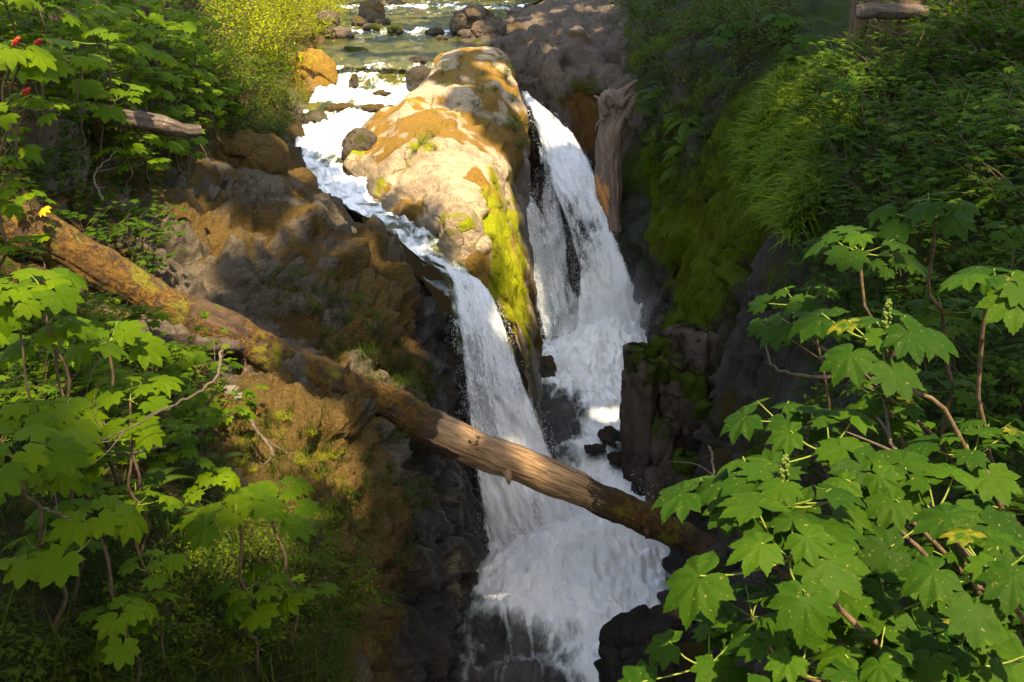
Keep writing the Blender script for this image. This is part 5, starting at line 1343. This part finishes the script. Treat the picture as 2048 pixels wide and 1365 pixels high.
# ferns
for k, (u, v, s, lab) in enumerate(((290, 960, .72, 'lady fern with wide fronds in the lower left shade'), (360, 935, .66, 'lady fern right of the wide-fronded one'), (430, 900, .62, 'sunlit fern at the left end of the mossy rock'),
  (500, 960, .60, 'fern between the mossy rock and the bright devil\'s clubs'), (330, 1010, .5, 'low fern with yellowish drooping fronds'), (560, 1010, .62, 'fern behind the bright devil\'s clubs'), (590, 1090, .6, 'fern hanging toward the dark cliff at the bottom'),
  (120, 900, .5, 'dark fern by the bare twigs on the left'))):
    h = BVH.ray_cast(Vector((0, 0, 0)), Vector(P(u, v + 35, 1)).normalized())[0]
    single('fern', 'fern', ME_FERN[k % 3], h, s, lab)
for k, (u, v, d, s, lab) in enumerate(((1800, 925, 5.8, .75, 'feathery fern drooping among the devil\'s clubs on the right'), (1700, 890, 6.4, .6, 'smaller feathery fern left of the drooping one'), (1960, 950, 5.6, .7, 'dark fern at the right edge below the tiered leaves'), (1860, 1130, 4.8, .6, 'fern hidden under the large leaves at the lower right'))):
    single('fern', 'fern', ME_FERNS[k % 2], root_below(P(u, v, d)) * .6 + P(u, v, d) * .4, s, lab)
fill([(1300, 170), (1420, 200), (1420, 330), (1320, 340)], 11, .8, 64,
     lambda i, p, q, r: single('fern', 'fern', ME_FERN[i % 3], p, r.uniform(1.0, 1.45), 'sword fern hanging on the shaded cliff right of the stump', 'ferns on the shaded cliff', r, (.7 + r.normal(0, .2), -.5, r.uniform(0, 6.28))))

# grass tufts
fill([(480, 560), (680, 600), (860, 740), (850, 820), (700, 760), (600, 640)], 34, .38, 65,
     lambda i, p, q, r: single('grass_tuft', 'grass', ME_GRASS[i % 3], p, r.uniform(.45, .85), 'tuft of grass on the brown ledge above the log', 'grass tufts on the brown ledge', r))
fill([(470, 810), (640, 830), (700, 1000), (690, 1080), (560, 1040), (480, 930)], 34, .3, 66,
     lambda i, p, q, r: single('grass_tuft', 'grass', ME_GRASS[i % 3], p, r.uniform(.35, .6), 'tuft of grass on the sunlit mossy rock below the log', 'grass tufts below the log', r))
fill([(-40, 1040), (300, 1040), (620, 1100), (700, 1250), (650, 1420), (-40, 1420)], 60, .32, 67,
     lambda i, p, q, r: single('grass_tuft', 'grass', (ME_GRASS + ME_GRASSL)[i % 5], p, r.uniform(.55, 1.0), 'tuft of long dark grass in the lower left corner', 'grass tufts in the lower left corner', r))

# ---- countless low growth -----------------------------------------------------
def cover(name, label, specs, tpl, tplF, mat, up_mix=.5):
    pos = []; nrm = []; sc = []
    r = np.random.default_rng(70)
    for poly, n, s0, s1, lift in specs:
        idx = np.nonzero(inpoly(AU, AV, poly) & (AD > 1.2))[0]
        w = AD[idx] ** -.3; w /= w.sum()
        k = r.choice(idx, n, p=w)
        p = ALLP[k] + r.normal(0, .05, (n, 3))
        keep = fbm(p * 1.6, 3, 75) > -.35
        h = r.uniform(0, lift, n)
        pos.append((p + np.stack([np.zeros(n), np.zeros(n), h], 1))[keep])
        nrm.append((ALLN[k] * .5 + (0, -.2, up_mix + .3) + r.normal(0, .3, (n, 3)))[keep]); sc.append(r.uniform(s0, s1, n)[keep])
    pos = np.concatenate(pos); nrm = np.concatenate(nrm); sc = np.concatenate(sc)
    me = scatter_mesh(name, tpl, tplF, frames(nrm, None, sc, pos, r), r.random(len(pos)), mat)
    return tag(link(name, me), label, 'plants', kind='stuff')
OVQ = np.array([(0, 0, 0), (.5, .24, .0), (1, 0, -.10), (.5, -.24, .0)]); OVQF = np.array([(0, 3, 2, 1)])
cover('ground_cover', 'small green leaves covering the shaded banks', [
  ([(-100, 60), (430, 60), (470, 260), (290, 420), (-100, 380)], 9000, .05, .13, .4),
  ([(-100, 560), (300, 660), (450, 800), (480, 1000), (640, 1080), (700, 1300), (500, 1420), (-100, 1420)], 16000, .025, .06, .16),
  ([(380, -60), (640, -60), (640, 80), (560, 200), (580, 300), (430, 280)], 7000, .07, .16, .5),
  ([(1620, 130), (2100, 0), (2100, 1420), (1560, 1420), (1520, 1100), (1600, 700), (1560, 480), (1640, 330)], 16000, .05, .12, .4),
  ([(1240, -40), (1640, -60), (1640, 110), (1480, 220), (1440, 330), (1400, 430), (1320, 430), (1260, 150)], 12000, .06, .14, .3),
  ([(720, 880), (870, 880), (850, 1180), (700, 1300)], 1500, .02, .05, .06),
  ([(480, 520), (700, 560), (860, 760), (840, 840), (640, 700)], 1300, .03, .06, .1),
], OVQ, OVQF, m_cover)

def blades(name, label, areas, mat, wd):
    """long grass lying over the hump, moss fringe on the wall"""
    r = np.random.default_rng(80); b = []
    t = np.array((0, .35, .7, 1.0))
    tV = np.concatenate([np.stack([.9 * t ** 1.7, -wd * np.array((1, .95, .65, .05)), t - .62 * t ** 2.4], 1), np.stack([.9 * t ** 1.7, wd * np.array((1, .95, .65, .05)), t - .62 * t ** 2.4], 1)])
    tF = np.array([(i, i + 4, i + 5, i + 1) for i in range(3)])
    pos = []; nr = []; sc = []; yw = []
    for poly, n, s0, s1 in areas:
        idx = np.nonzero(inpoly(AU, AV, poly) & (AD > 1.2))[0]
        k = r.choice(idx, n); p = ALLP[k] + r.normal(0, .03, (n, 3)); keep = fbm(p * 1.1, 3, 85) > -.45
        pos.append(p[keep]); nr.append((ALLN[k] * .6 + (0, 0, .6) + r.normal(0, .25, (n, 3)))[keep]); sc.append(r.uniform(s0, s1, n)[keep])
        # blades fall downhill
        g = ALLN[k][keep]; yw.append(np.arctan2(g[:, 1], g[:, 0]) + r.normal(0, 1.2, keep.sum()))
    pos = np.concatenate(pos); nr = np.concatenate(nr); sc = np.concatenate(sc); yw = np.concatenate(yw)
    me = scatter_mesh('grass', tV, tF, frames(nr, yw, sc, pos, r), r.random(len(pos)), mat, False)
    tag(link(name, me), label, 'grass', kind='stuff')
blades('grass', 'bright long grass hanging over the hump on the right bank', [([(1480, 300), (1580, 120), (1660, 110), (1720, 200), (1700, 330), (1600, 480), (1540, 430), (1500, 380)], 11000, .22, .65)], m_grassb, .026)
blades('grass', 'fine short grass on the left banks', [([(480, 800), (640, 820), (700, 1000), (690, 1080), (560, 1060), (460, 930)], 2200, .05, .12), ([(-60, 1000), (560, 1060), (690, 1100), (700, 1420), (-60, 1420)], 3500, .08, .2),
        ([(500, 520), (700, 560), (860, 760), (840, 840), (640, 720)], 1500, .06, .16)], m_grass, .014)

# bare twigs and thin stems
m_twig = simple_mat('twig', (.055, .040, .028), (.13, .098, .068), 25, .85, .005)
def twig(ctl, label, rad=.012, br=2, seed=0):
    r = np.random.default_rng(seed)
    C = cr(np.array([P(*c) for c in ctl]), 26); b = Bag()
    tv, tf = tube(C + r.normal(0, .006, C.shape), np.linspace(rad, rad * .3, 26), 6); b.add(tv, tf)
    for k in range(br):
        i = r.integers(6, 22); d_ = (C[i] - C[i - 2]) * 3 + r.normal(0, .12, 3)
        pth = cr(np.array([C[i], C[i] + d_ * .5 + r.normal(0, .02, 3), C[i] + d_]), 9)
        tv, tf = tube(pth, np.linspace(rad * .5, rad * .15, 9), 5); b.add(tv, tf)
    tag(link('twig', b.mesh('twig', m_twig)), label, 'twig')
twig([(330, 895, 6.3), (235, 905, 6.0), (210, 850, 6.0), (190, 800, 6.2)], 'pale bare forked twig in the dark left undergrowth', .009, 4, 1)
twig([(445, 700, 6.2), (430, 760, 6.0), (370, 800, 5.9), (290, 840, 5.8), (170, 900, 5.6)], 'long curved bare twig sweeping down from the glowing plant', .010, 2, 2)
twig([(75, 1010, 4.8), (140, 1040, 4.8), (190, 1060, 4.8)], 'straight thin twig beside the five flat leaves', .007, 1, 3)
twig([(2000, 1200, 4.2), (1860, 1010, 5.0), (1790, 900, 5.6), (1740, 800, 6.0)], 'thick reddish bare stem leaning behind the drooping fern', .022, 3, 4)
twig([(1730, 750, 5.8), (1620, 752, 5.9), (1545, 730, 6.0), (1528, 660, 6.1)], 'bent bare stem curving out over the mossy wall', .014, 0, 5)
twig([(1690, 1220, 4.2), (1640, 1290, 4.2), (1610, 1340, 4.2)], 'slanting bare stem in the black gap at the bottom right', .016, 1, 6)
twig([(1560, 1110, 4.3), (1690, 1140, 4.3), (1800, 1130, 4.4)], 'brown horizontal branch under the two very large leaves', .018, 3, 7)
twig([(1420, 890, 6.2), (1430, 960, 6.0), (1440, 1000, 5.9)], 'thin upright stem in front of the rock columns', .009, 1, 8)
twig([(205, 400, 9.5), (190, 350, 9.8), (235, 300, 10)], 'thin dark stem rising from the left thicket above the log', .012, 2, 9)
twig([(500, 840, 10.5), (520, 870, 10.2), (545, 905, 10.0), (528, 930, 9.9)], 'pale crooked root on top of the sunlit mossy rock', .022, 2, 10)
twig([(650, 170, 16), (640, 100, 16), (632, 60, 16.2)], 'thin upright sapling stem on the slope left of the golden moss boulder', .02, 3, 11) if False else None

# pale stones lying in the sun under the log
for k, (u, v, lab) in enumerate(((458, 786, 'larger pale stone in the sunlit pocket under the log'), (474, 800, 'smaller pale stone in the sunlit pocket under the log'))):
    h = BVH.ray_cast(Vector((0, 0, 0)), Vector(P(u, v, 1)).normalized())[0]
    uu, vv, dd = proj(np.array(h))
    boulder(float(uu), float(vv), float(dd), .10 - .03 * k, .08, .05, 60 + k, m_pale, lab, -.4, -.4, -.5, .25, name='stone', cat='stone')
# ================================================================ ADDED CANOPY (unseen crowns, shaped to throw the shade and leave sun gaps)
SUN = np.array((0.16, -0.42, 0.89)); SUN = SUN / np.linalg.norm(SUN)
SKY_STRENGTH = 0.15; SUN_STRENGTH = 3.2; EXPOSURE = 2.25
m_needles = leaf_mat('conifer_needles', (.018, .040, .010), (.035, .065, .014), .12)

# sun gaps: (area in the picture, how open)
GAPS = [
 ([(850, 100), (1010, 100), (1045, 230), (1040, 340), (985, 320), (930, 235), (840, 195)], .50),
 ([(660, 125), (850, 130), (840, 195), (930, 235), (985, 320), (1005, 390), (1020, 470), (1065, 600), (1070, 700), (1040, 690), (985, 560), (960, 470), (930, 530), (880, 500), (860, 420), (790, 400), (730, 350), (640, 300), (600, 250), (640, 190)], 1.0),
 ([(540, -80), (700, -80), (680, 60), (670, 200), (600, 215), (555, 160), (520, 60)], 1.0),
 ([(430, -60), (620, -60), (600, 200), (540, 260), (450, 200), (430, 130)], .95),
 ([(200, -60), (540, -60), (520, 60), (460, 110), (330, 80), (200, 50)], .5),
 ([(690, -20), (1000, -20), (960, 110), (690, 120)], .62),
 ([(1000, -20), (1230, 0), (1220, 110), (1120, 90), (1000, 110)], .45),
 ([(480, 770), (600, 790), (690, 960), (690, 1040), (610, 1020), (520, 940), (450, 870), (420, 800)], 1.0),
 ([(350, 690), (450, 690), (480, 760), (420, 790), (350, 750)], .9),
 ([(895, 860), (970, 880), (1045, 912), (1045, 942), (950, 908), (895, 885)], .98),
 ([(1060, 900), (1110, 930), (1110, 970), (1060, 950)], .5),
 ([(820, 930), (860, 930), (850, 1080), (825, 1080)], .5),
 ([(1580, 170), (1690, 150), (1720, 230), (1640, 320), (1560, 300)], 1.0),
 ([(1720, 40), (1900, 20), (1900, 120), (1740, 130)], .5),
 ([(1440, 800), (1560, 800), (1560, 850), (1440, 850)], .6),
 ([(0, 480), (420, 600), (420, 860), (0, 860)], .50),
 ([(380, 330), (720, 380), (830, 560), (760, 800), (480, 600)], .36),
 ([(1050, 200), (1110, 200), (1180, 380), (1100, 350)], .35),
 ([(0, -60), (440, -60), (440, 420), (0, 420)], .46),
 ([(1640, 240), (2050, 150), (2050, 600), (1750, 640)], .30),
]
def openness(u, v):
    o = np.zeros(len(u))
    for poly, k in GAPS: o = np.maximum(o, np.where(inpoly(u, v, poly), k, 0))
    return o

SPOTS = [(516, 690, 13.9, 0.), (580, 722, 14.2, -.05), (640, 750, 14.5, 0.), (705, 778, 14.7, -.05), (770, 806, 15.0, 0.), (430, 650, 13.6, -.05), (960, 885, 15.45, 0.0), (925, 868, 15.4, 0.0), (560, 870, 11.6, .75), (640, 960, 11.5, .5), (490, 810, 11.5, .4), (385, 705, 6.6, .40), (1510, 830, 5.0, .22), (1770, 680, 4.7, .32), (1960, 585, 5.1, .30), (290, 620, 6.6, .3), (70, 580, 5.8, .3), (470, 830, 7.4, .35), (1980, 90, 8.5, .3), (110, 680, 5.9, .3),
         (265, 790, 6.2, .25), (150, 150, 10, .5), (280, 130, 12, .7), (90, 60, 10, .5), (330, 60, 14, .9), (250, 250, 11, .4), (60, 300, 8.5, .3), (530, 1000, 6.5, .2), (1720, 500, 5.9, .2)]
SHADE_TREES = [(-17, 4, -1.5, 'unseen hemlock added for shade, leaning its crown over the left bank'), (-13, -6, -1, 'unseen hemlock added for shade behind the camera on the left'), (14, -5, -1, 'unseen hemlock added for shade behind the camera on the right'), (0, -14, -2, 'unseen hemlock added for shade directly behind the camera'),
         (17, 6, -2, 'unseen hemlock added for shade outside the right edge of the view'), (-24, 22, 1, 'unseen hemlock added for shade far out on the left bank'), (27, 22, 1, 'unseen hemlock added for shade far out on the right bank')]
def shade_bvh():
    V = []; Fs = []; n0 = 0
    grids = [A for A, at in TERR.values()] + [A_pool, A_river] + [FALLS[0][0], FALLS[3][0], FALLS[5][0], FALLS[7][0]]
    for A in grids:
        a = A[::2, ::2]; nv, nu, _ = a.shape
        V.append(a.reshape(-1, 3)); Fs.append(grid_faces(nv, nu) + n0); n0 += nv * nu
    lv = np.array([v.co[:] for v in logm.vertices])[:420 * 73].reshape(420, 73, 3)
    V.append(lv.reshape(-1, 3)); Fs.append(grid_faces(420, 73) + n0)
    return BVHTree.FromPolygons([tuple(v) for v in np.concatenate(V).tolist()], [tuple(f) for f in np.concatenate(Fs).tolist()])
BVH2 = shade_bvh()
def build_canopy():
    r = np.random.default_rng(90)
    n = 44000
    p = np.stack([r.uniform(-22, 36, n), r.uniform(-26, 46, n), r.uniform(29, 37, n)], 1)
    keep = np.ones(n, bool)
    hitp = np.zeros((n, 3)); ok = np.zeros(n, bool)
    d = Vector(tuple(-SUN))
    for i in range(n):
        h = BVH2.ray_cast(Vector(p[i]), d)
        if h[0] is not None: hitp[i] = h[0]; ok[i] = True
    u, v, dd = proj(hitp)
    op = openness(u, v); g = .42 * FOC / np.maximum(dd, 1)     # an opening must be clear of leaf tips too
    for a, b in ((1, 0), (-1, 0), (0, 1), (0, -1)): op = np.maximum(op, openness(u + a * g, v + b * g * .7))
    op = np.where(ok, op, 0)
    for uu, vv, d0, rad in SPOTS:                         # shafts that reach single plants
        w_ = p - P(uu, vv, d0); al = (w_ * SUN).sum(1)
        op = np.where((al > 0) & (np.linalg.norm(w_ - al[:, None] * SUN, axis=1) < rad + .35), 1.0, op)
    # ragged, coherent openings
    nz = .5 + .5 * np.clip(fbm(hitp * (.9, .9, .9), 3, 95), -1, 1)
    keep = nz > op * 1.02
    keep &= ~ok | True
    # nothing hangs so low that the camera sees it
    cu, cv, cd = proj(p)
    keep &= ~((cd > 0) & (cv > -250) & (np.abs(cu - 1024) < 1500))
    # canopy beyond what is needed stays thinner
    need = ok & (dd > 0) & (u > -450) & (u < 2500) & (v > -200) & (v < 1750)
    keep &= need
    p = p[keep]
    tr = np.array([(a, b) for a, b, c, l in SHADE_TREES])
    own = ((p[:, None, :2] - tr[None]) ** 2).sum(2).argmin(1)
    tV = np.array([(-.6, -.5, .03), (.1, -.62, -.05), (.66, -.2, .04), (.5, .45, -.04), (-.1, .6, .05), (-.62, .25, -.03)]); tF = np.array([(0, 1, 2, 3, 4, 5)])
    for k, (x, y, z, lab) in enumerate(SHADE_TREES):
        o = empty('shade_hemlock', (x, y, z)); tag(o, lab, 'tree')
        tv, tf = tube(np.array([(0, 0, -1.5), (.1, .1, 8), (0, .2, 22), (.1, 0, 39)]), [.55, .42, .32, .12], 14)
        link('trunk', mesh_np('trunk', tv, tf, m_bark), o)
        q = p[own == k] - np.array((x, y, z)); m = len(q)
        up = SUN[None] * .8 + r.normal(0, .45, (m, 3))
        me = scatter_mesh('crown', tV, tF, frames(up, None, r.uniform(.55, .95, m), q, r), r.random(m), m_needles, False)
        link('crown', me, o)
        b = Bag()
        for j in range(26):
            if m == 0: break
            e = q[r.integers(0, m)]; s0 = np.array((0, 0, min(37, max(5, e[2] - 3))))
            tv, tf = tube(np.array([s0, (s0 + e) / 2 + (0, 0, .4), e]), [.09, .05, .02], 5); b.add(tv, tf)
        link('branches', b.mesh('branches', m_bark), o)
build_canopy()

def far_forest():
    # the wood closing the valley upstream, above the picture's top edge
    r = np.random.default_rng(99); pos = []; sc = []
    for k in range(60):
        x = r.uniform(-70, 70); y = r.uniform(88, 120) if abs(x) < 34 else r.uniform(45, 110); h = r.uniform(24, 34); m = 130
        z = np.sqrt(r.random(m)); w_ = (z) * h * .16 + .6
        a = r.uniform(0, 6.28, m)
        pos.append(np.stack([x + w_ * np.cos(a), y + w_ * np.sin(a), 1 + h * (1 - z) + 1.0], 1)); sc.append(r.uniform(1.0, 2.2, m))
    pos = np.concatenate(pos); sc = np.concatenate(sc)
    tV = np.array([(-.6, -.5, .03), (.1, -.62, -.05), (.66, -.2, .04), (.5, .45, -.04), (-.1, .6, .05), (-.62, .25, -.03)]); tF = np.array([(0, 1, 2, 3, 4, 5)])
    tag(link('forest', scatter_mesh('forest', tV, tF, frames(r.normal(0, 1, (len(pos), 3)), None, sc, pos, r), r.random(len(pos)), m_needles, False)), 'dark conifer wood closing the valley upstream', 'forest', kind='stuff')
far_forest()

def sky_block_trees():
    # unseen hemlocks added around the viewpoint; their crowns block sky and darken the foreground
    r = np.random.default_rng(101)
    tV = np.array([(-.6, -.5, .03), (.1, -.62, -.05), (.66, -.2, .04), (.5, .45, -.04), (-.1, .6, .05), (-.62, .25, -.03)]); tF = np.array([(0, 1, 2, 3, 4, 5)])
    for k, (x, y, z, h, lab) in enumerate(((-8, -4, -2, 13, 'unseen young hemlock added close behind the viewpoint on the left'), (-3, -7.5, -2, 15, 'unseen young hemlock added behind the viewpoint, left of the middle'), (3, -7.5, -2, 15, 'unseen young hemlock added behind the viewpoint, right of the middle'),
                                       (8.5, -4.5, -2, 13, 'unseen young hemlock added close behind the viewpoint on the right'), (-5.2, -3.4, -2.5, 9, 'unseen small hemlock added just behind the viewpoint on the left'), (5.6, -3.2, -2.5, 9, 'unseen small hemlock added just behind the viewpoint on the right'), (-11.5, 2.5, -1.5, 14, 'unseen young hemlock added left of the viewpoint'), (12.5, 2, -1.5, 12, 'unseen young hemlock added right of the viewpoint'))):
        o = empty('added_hemlock', (x, y, z)); tag(o, lab, 'tree')
        tv, tf = tube(np.array([(0, 0, -1.), (0, .05, h * .5), (0, 0, h)]), [.16, .1, .02], 10)
        link('trunk', mesh_np('trunk', tv, tf, m_bark), o)
        m = 1000; f = r.random(m) ** .8; w_ = (1 - f) * 2.7 + .35; a = r.uniform(0, 6.28, m); rr = np.sqrt(r.random(m)) * w_
        q = np.stack([rr * np.cos(a), rr * np.sin(a), h * (.12 + .88 * f) - rr * .22], 1)
        link('crown', scatter_mesh('crown', tV, tF, frames(np.tile((0, 0, 1.), (m, 1)) + r.normal(0, .35, (m, 3)), None, r.uniform(.35, .7, m), q, r), r.random(m), m_needles, False), o)
sky_block_trees()

# trunks seen at the top right
for k, (u, v, d, rad, lab) in enumerate(((1712, 55, 21, .19, 'dark tree trunk standing leftmost at the top right'), (1755, 45, 22.5, .22, 'dark tree trunk between its two neighbours at the top right'), (1808, 40, 21.5, .22, 'brown tree trunk standing rightmost at the top right'))):
    h = BVH.ray_cast(Vector((0, 0, 0)), Vector(P(u, v + 25, 1)).normalized())[0]
    b0 = np.array(h)
    o = empty('conifer_tree', tuple(b0)); tag(o, lab, 'tree')
    tv, tf = tube(np.array([(0, 0, -.6), (.05, .05, .2), (.1 * (k - 1), .1, 3), (.2 * (k - 1), .2, 16), (.2 * (k - 1), .1, 31)]), [rad * 1.6, rad * 1.15, rad, rad * .8, rad * .3], 18)
    link('trunk', mesh_np('trunk', tv, tf, m_bark), o)
    r = np.random.default_rng(97 + k); m = 220
    q = np.stack([r.normal(0, 1.5, m), r.normal(0, 1.5, m), r.uniform(20, 30, m)], 1)
    tV = np.array([(-.6, -.5, .03), (.1, -.62, -.05), (.66, -.2, .04), (.5, .45, -.04), (-.1, .6, .05), (-.62, .25, -.03)]); tF = np.array([(0, 1, 2, 3, 4, 5)])
    link('crown', scatter_mesh('crown', tV, tF, frames(np.tile((0, 0, 1.), (m, 1)) + r.normal(0, .4, (m, 3)), None, r.uniform(.3, .6, m), q, r), r.random(m), m_needles, False), o)
# logs and a pale stone lying at their feet
g3 = log_mesh('fallen_log', [(1718, 30, 20.8, .13), (1780, 24, 21, .13), (1850, 22, 21.2, .12)], m_grlog, 60, 24, 380, lambda t, u, q: .3 + 0 * t, lambda t, u, q: 0 * t)
tag(link('fallen_log', g3), 'short brown log lying behind the trunks at the top right', 'log')
# ================================================================ CAMERA, LIGHT, SKY
cam = bpy.data.cameras.new('camera'); cam.sensor_width = 36.0; cam.lens = 36.0 * FOC / 2048.0
cam.clip_start = 0.05; cam.clip_end = 2000
co_ = bpy.data.objects.new('camera', cam); COL.objects.link(co_)
co_.location = (0, 0, 0); co_.rotation_euler = (math.radians(90) - TH, 0, 0)
scene.camera = co_

w = bpy.data.worlds.new('World'); scene.world = w; w.use_nodes = True
wn = w.node_tree; wn.nodes.clear()
sky = wn.nodes.new('ShaderNodeTexSky'); sky.sky_type = 'NISHITA'; sky.sun_disc = False
el = math.asin(SUN[2]); az = math.atan2(SUN[0], SUN[1])
sky.sun_elevation = el; sky.sun_rotation = az
bg = wn.nodes.new('ShaderNodeBackground'); bg.inputs[1].default_value = SKY_STRENGTH
wo = wn.nodes.new('ShaderNodeOutputWorld')
wn.links.new(sky.outputs[0], bg.inputs[0]); wn.links.new(bg.outputs[0], wo.inputs[0])
sl = bpy.data.lights.new('sun', 'SUN'); sl.energy = SUN_STRENGTH; sl.angle = math.radians(0.5); sl.color = (1.0, 0.90, 0.74)
so = bpy.data.objects.new('sun', sl); COL.objects.link(so)
so.rotation_euler = Vector(SUN).to_track_quat('Z', 'Y').to_euler(); so.location = (0, 0, 30)

scene.view_settings.view_transform = 'Standard'; scene.view_settings.look = 'None'
scene.view_settings.gamma = 1.0; scene.view_settings.exposure = EXPOSURE
scene.view_settings.use_white_balance = True; scene.view_settings.white_balance_temperature = 8600; scene.view_settings.white_balance_tint = 10
c = scene.cycles
c.max_bounces = 6; c.diffuse_bounces = 3; c.glossy_bounces = 2; c.transmission_bounces = 3
c.transparent_max_bounces = 24; c.volume_bounces = 1; c.volume_step_rate = 2.0; c.volume_max_steps = 64
c.use_denoising = True
try: c.denoiser = 'OPENIMAGEDENOISE'
except Exception: pass
c.sample_clamp_indirect = 4.0
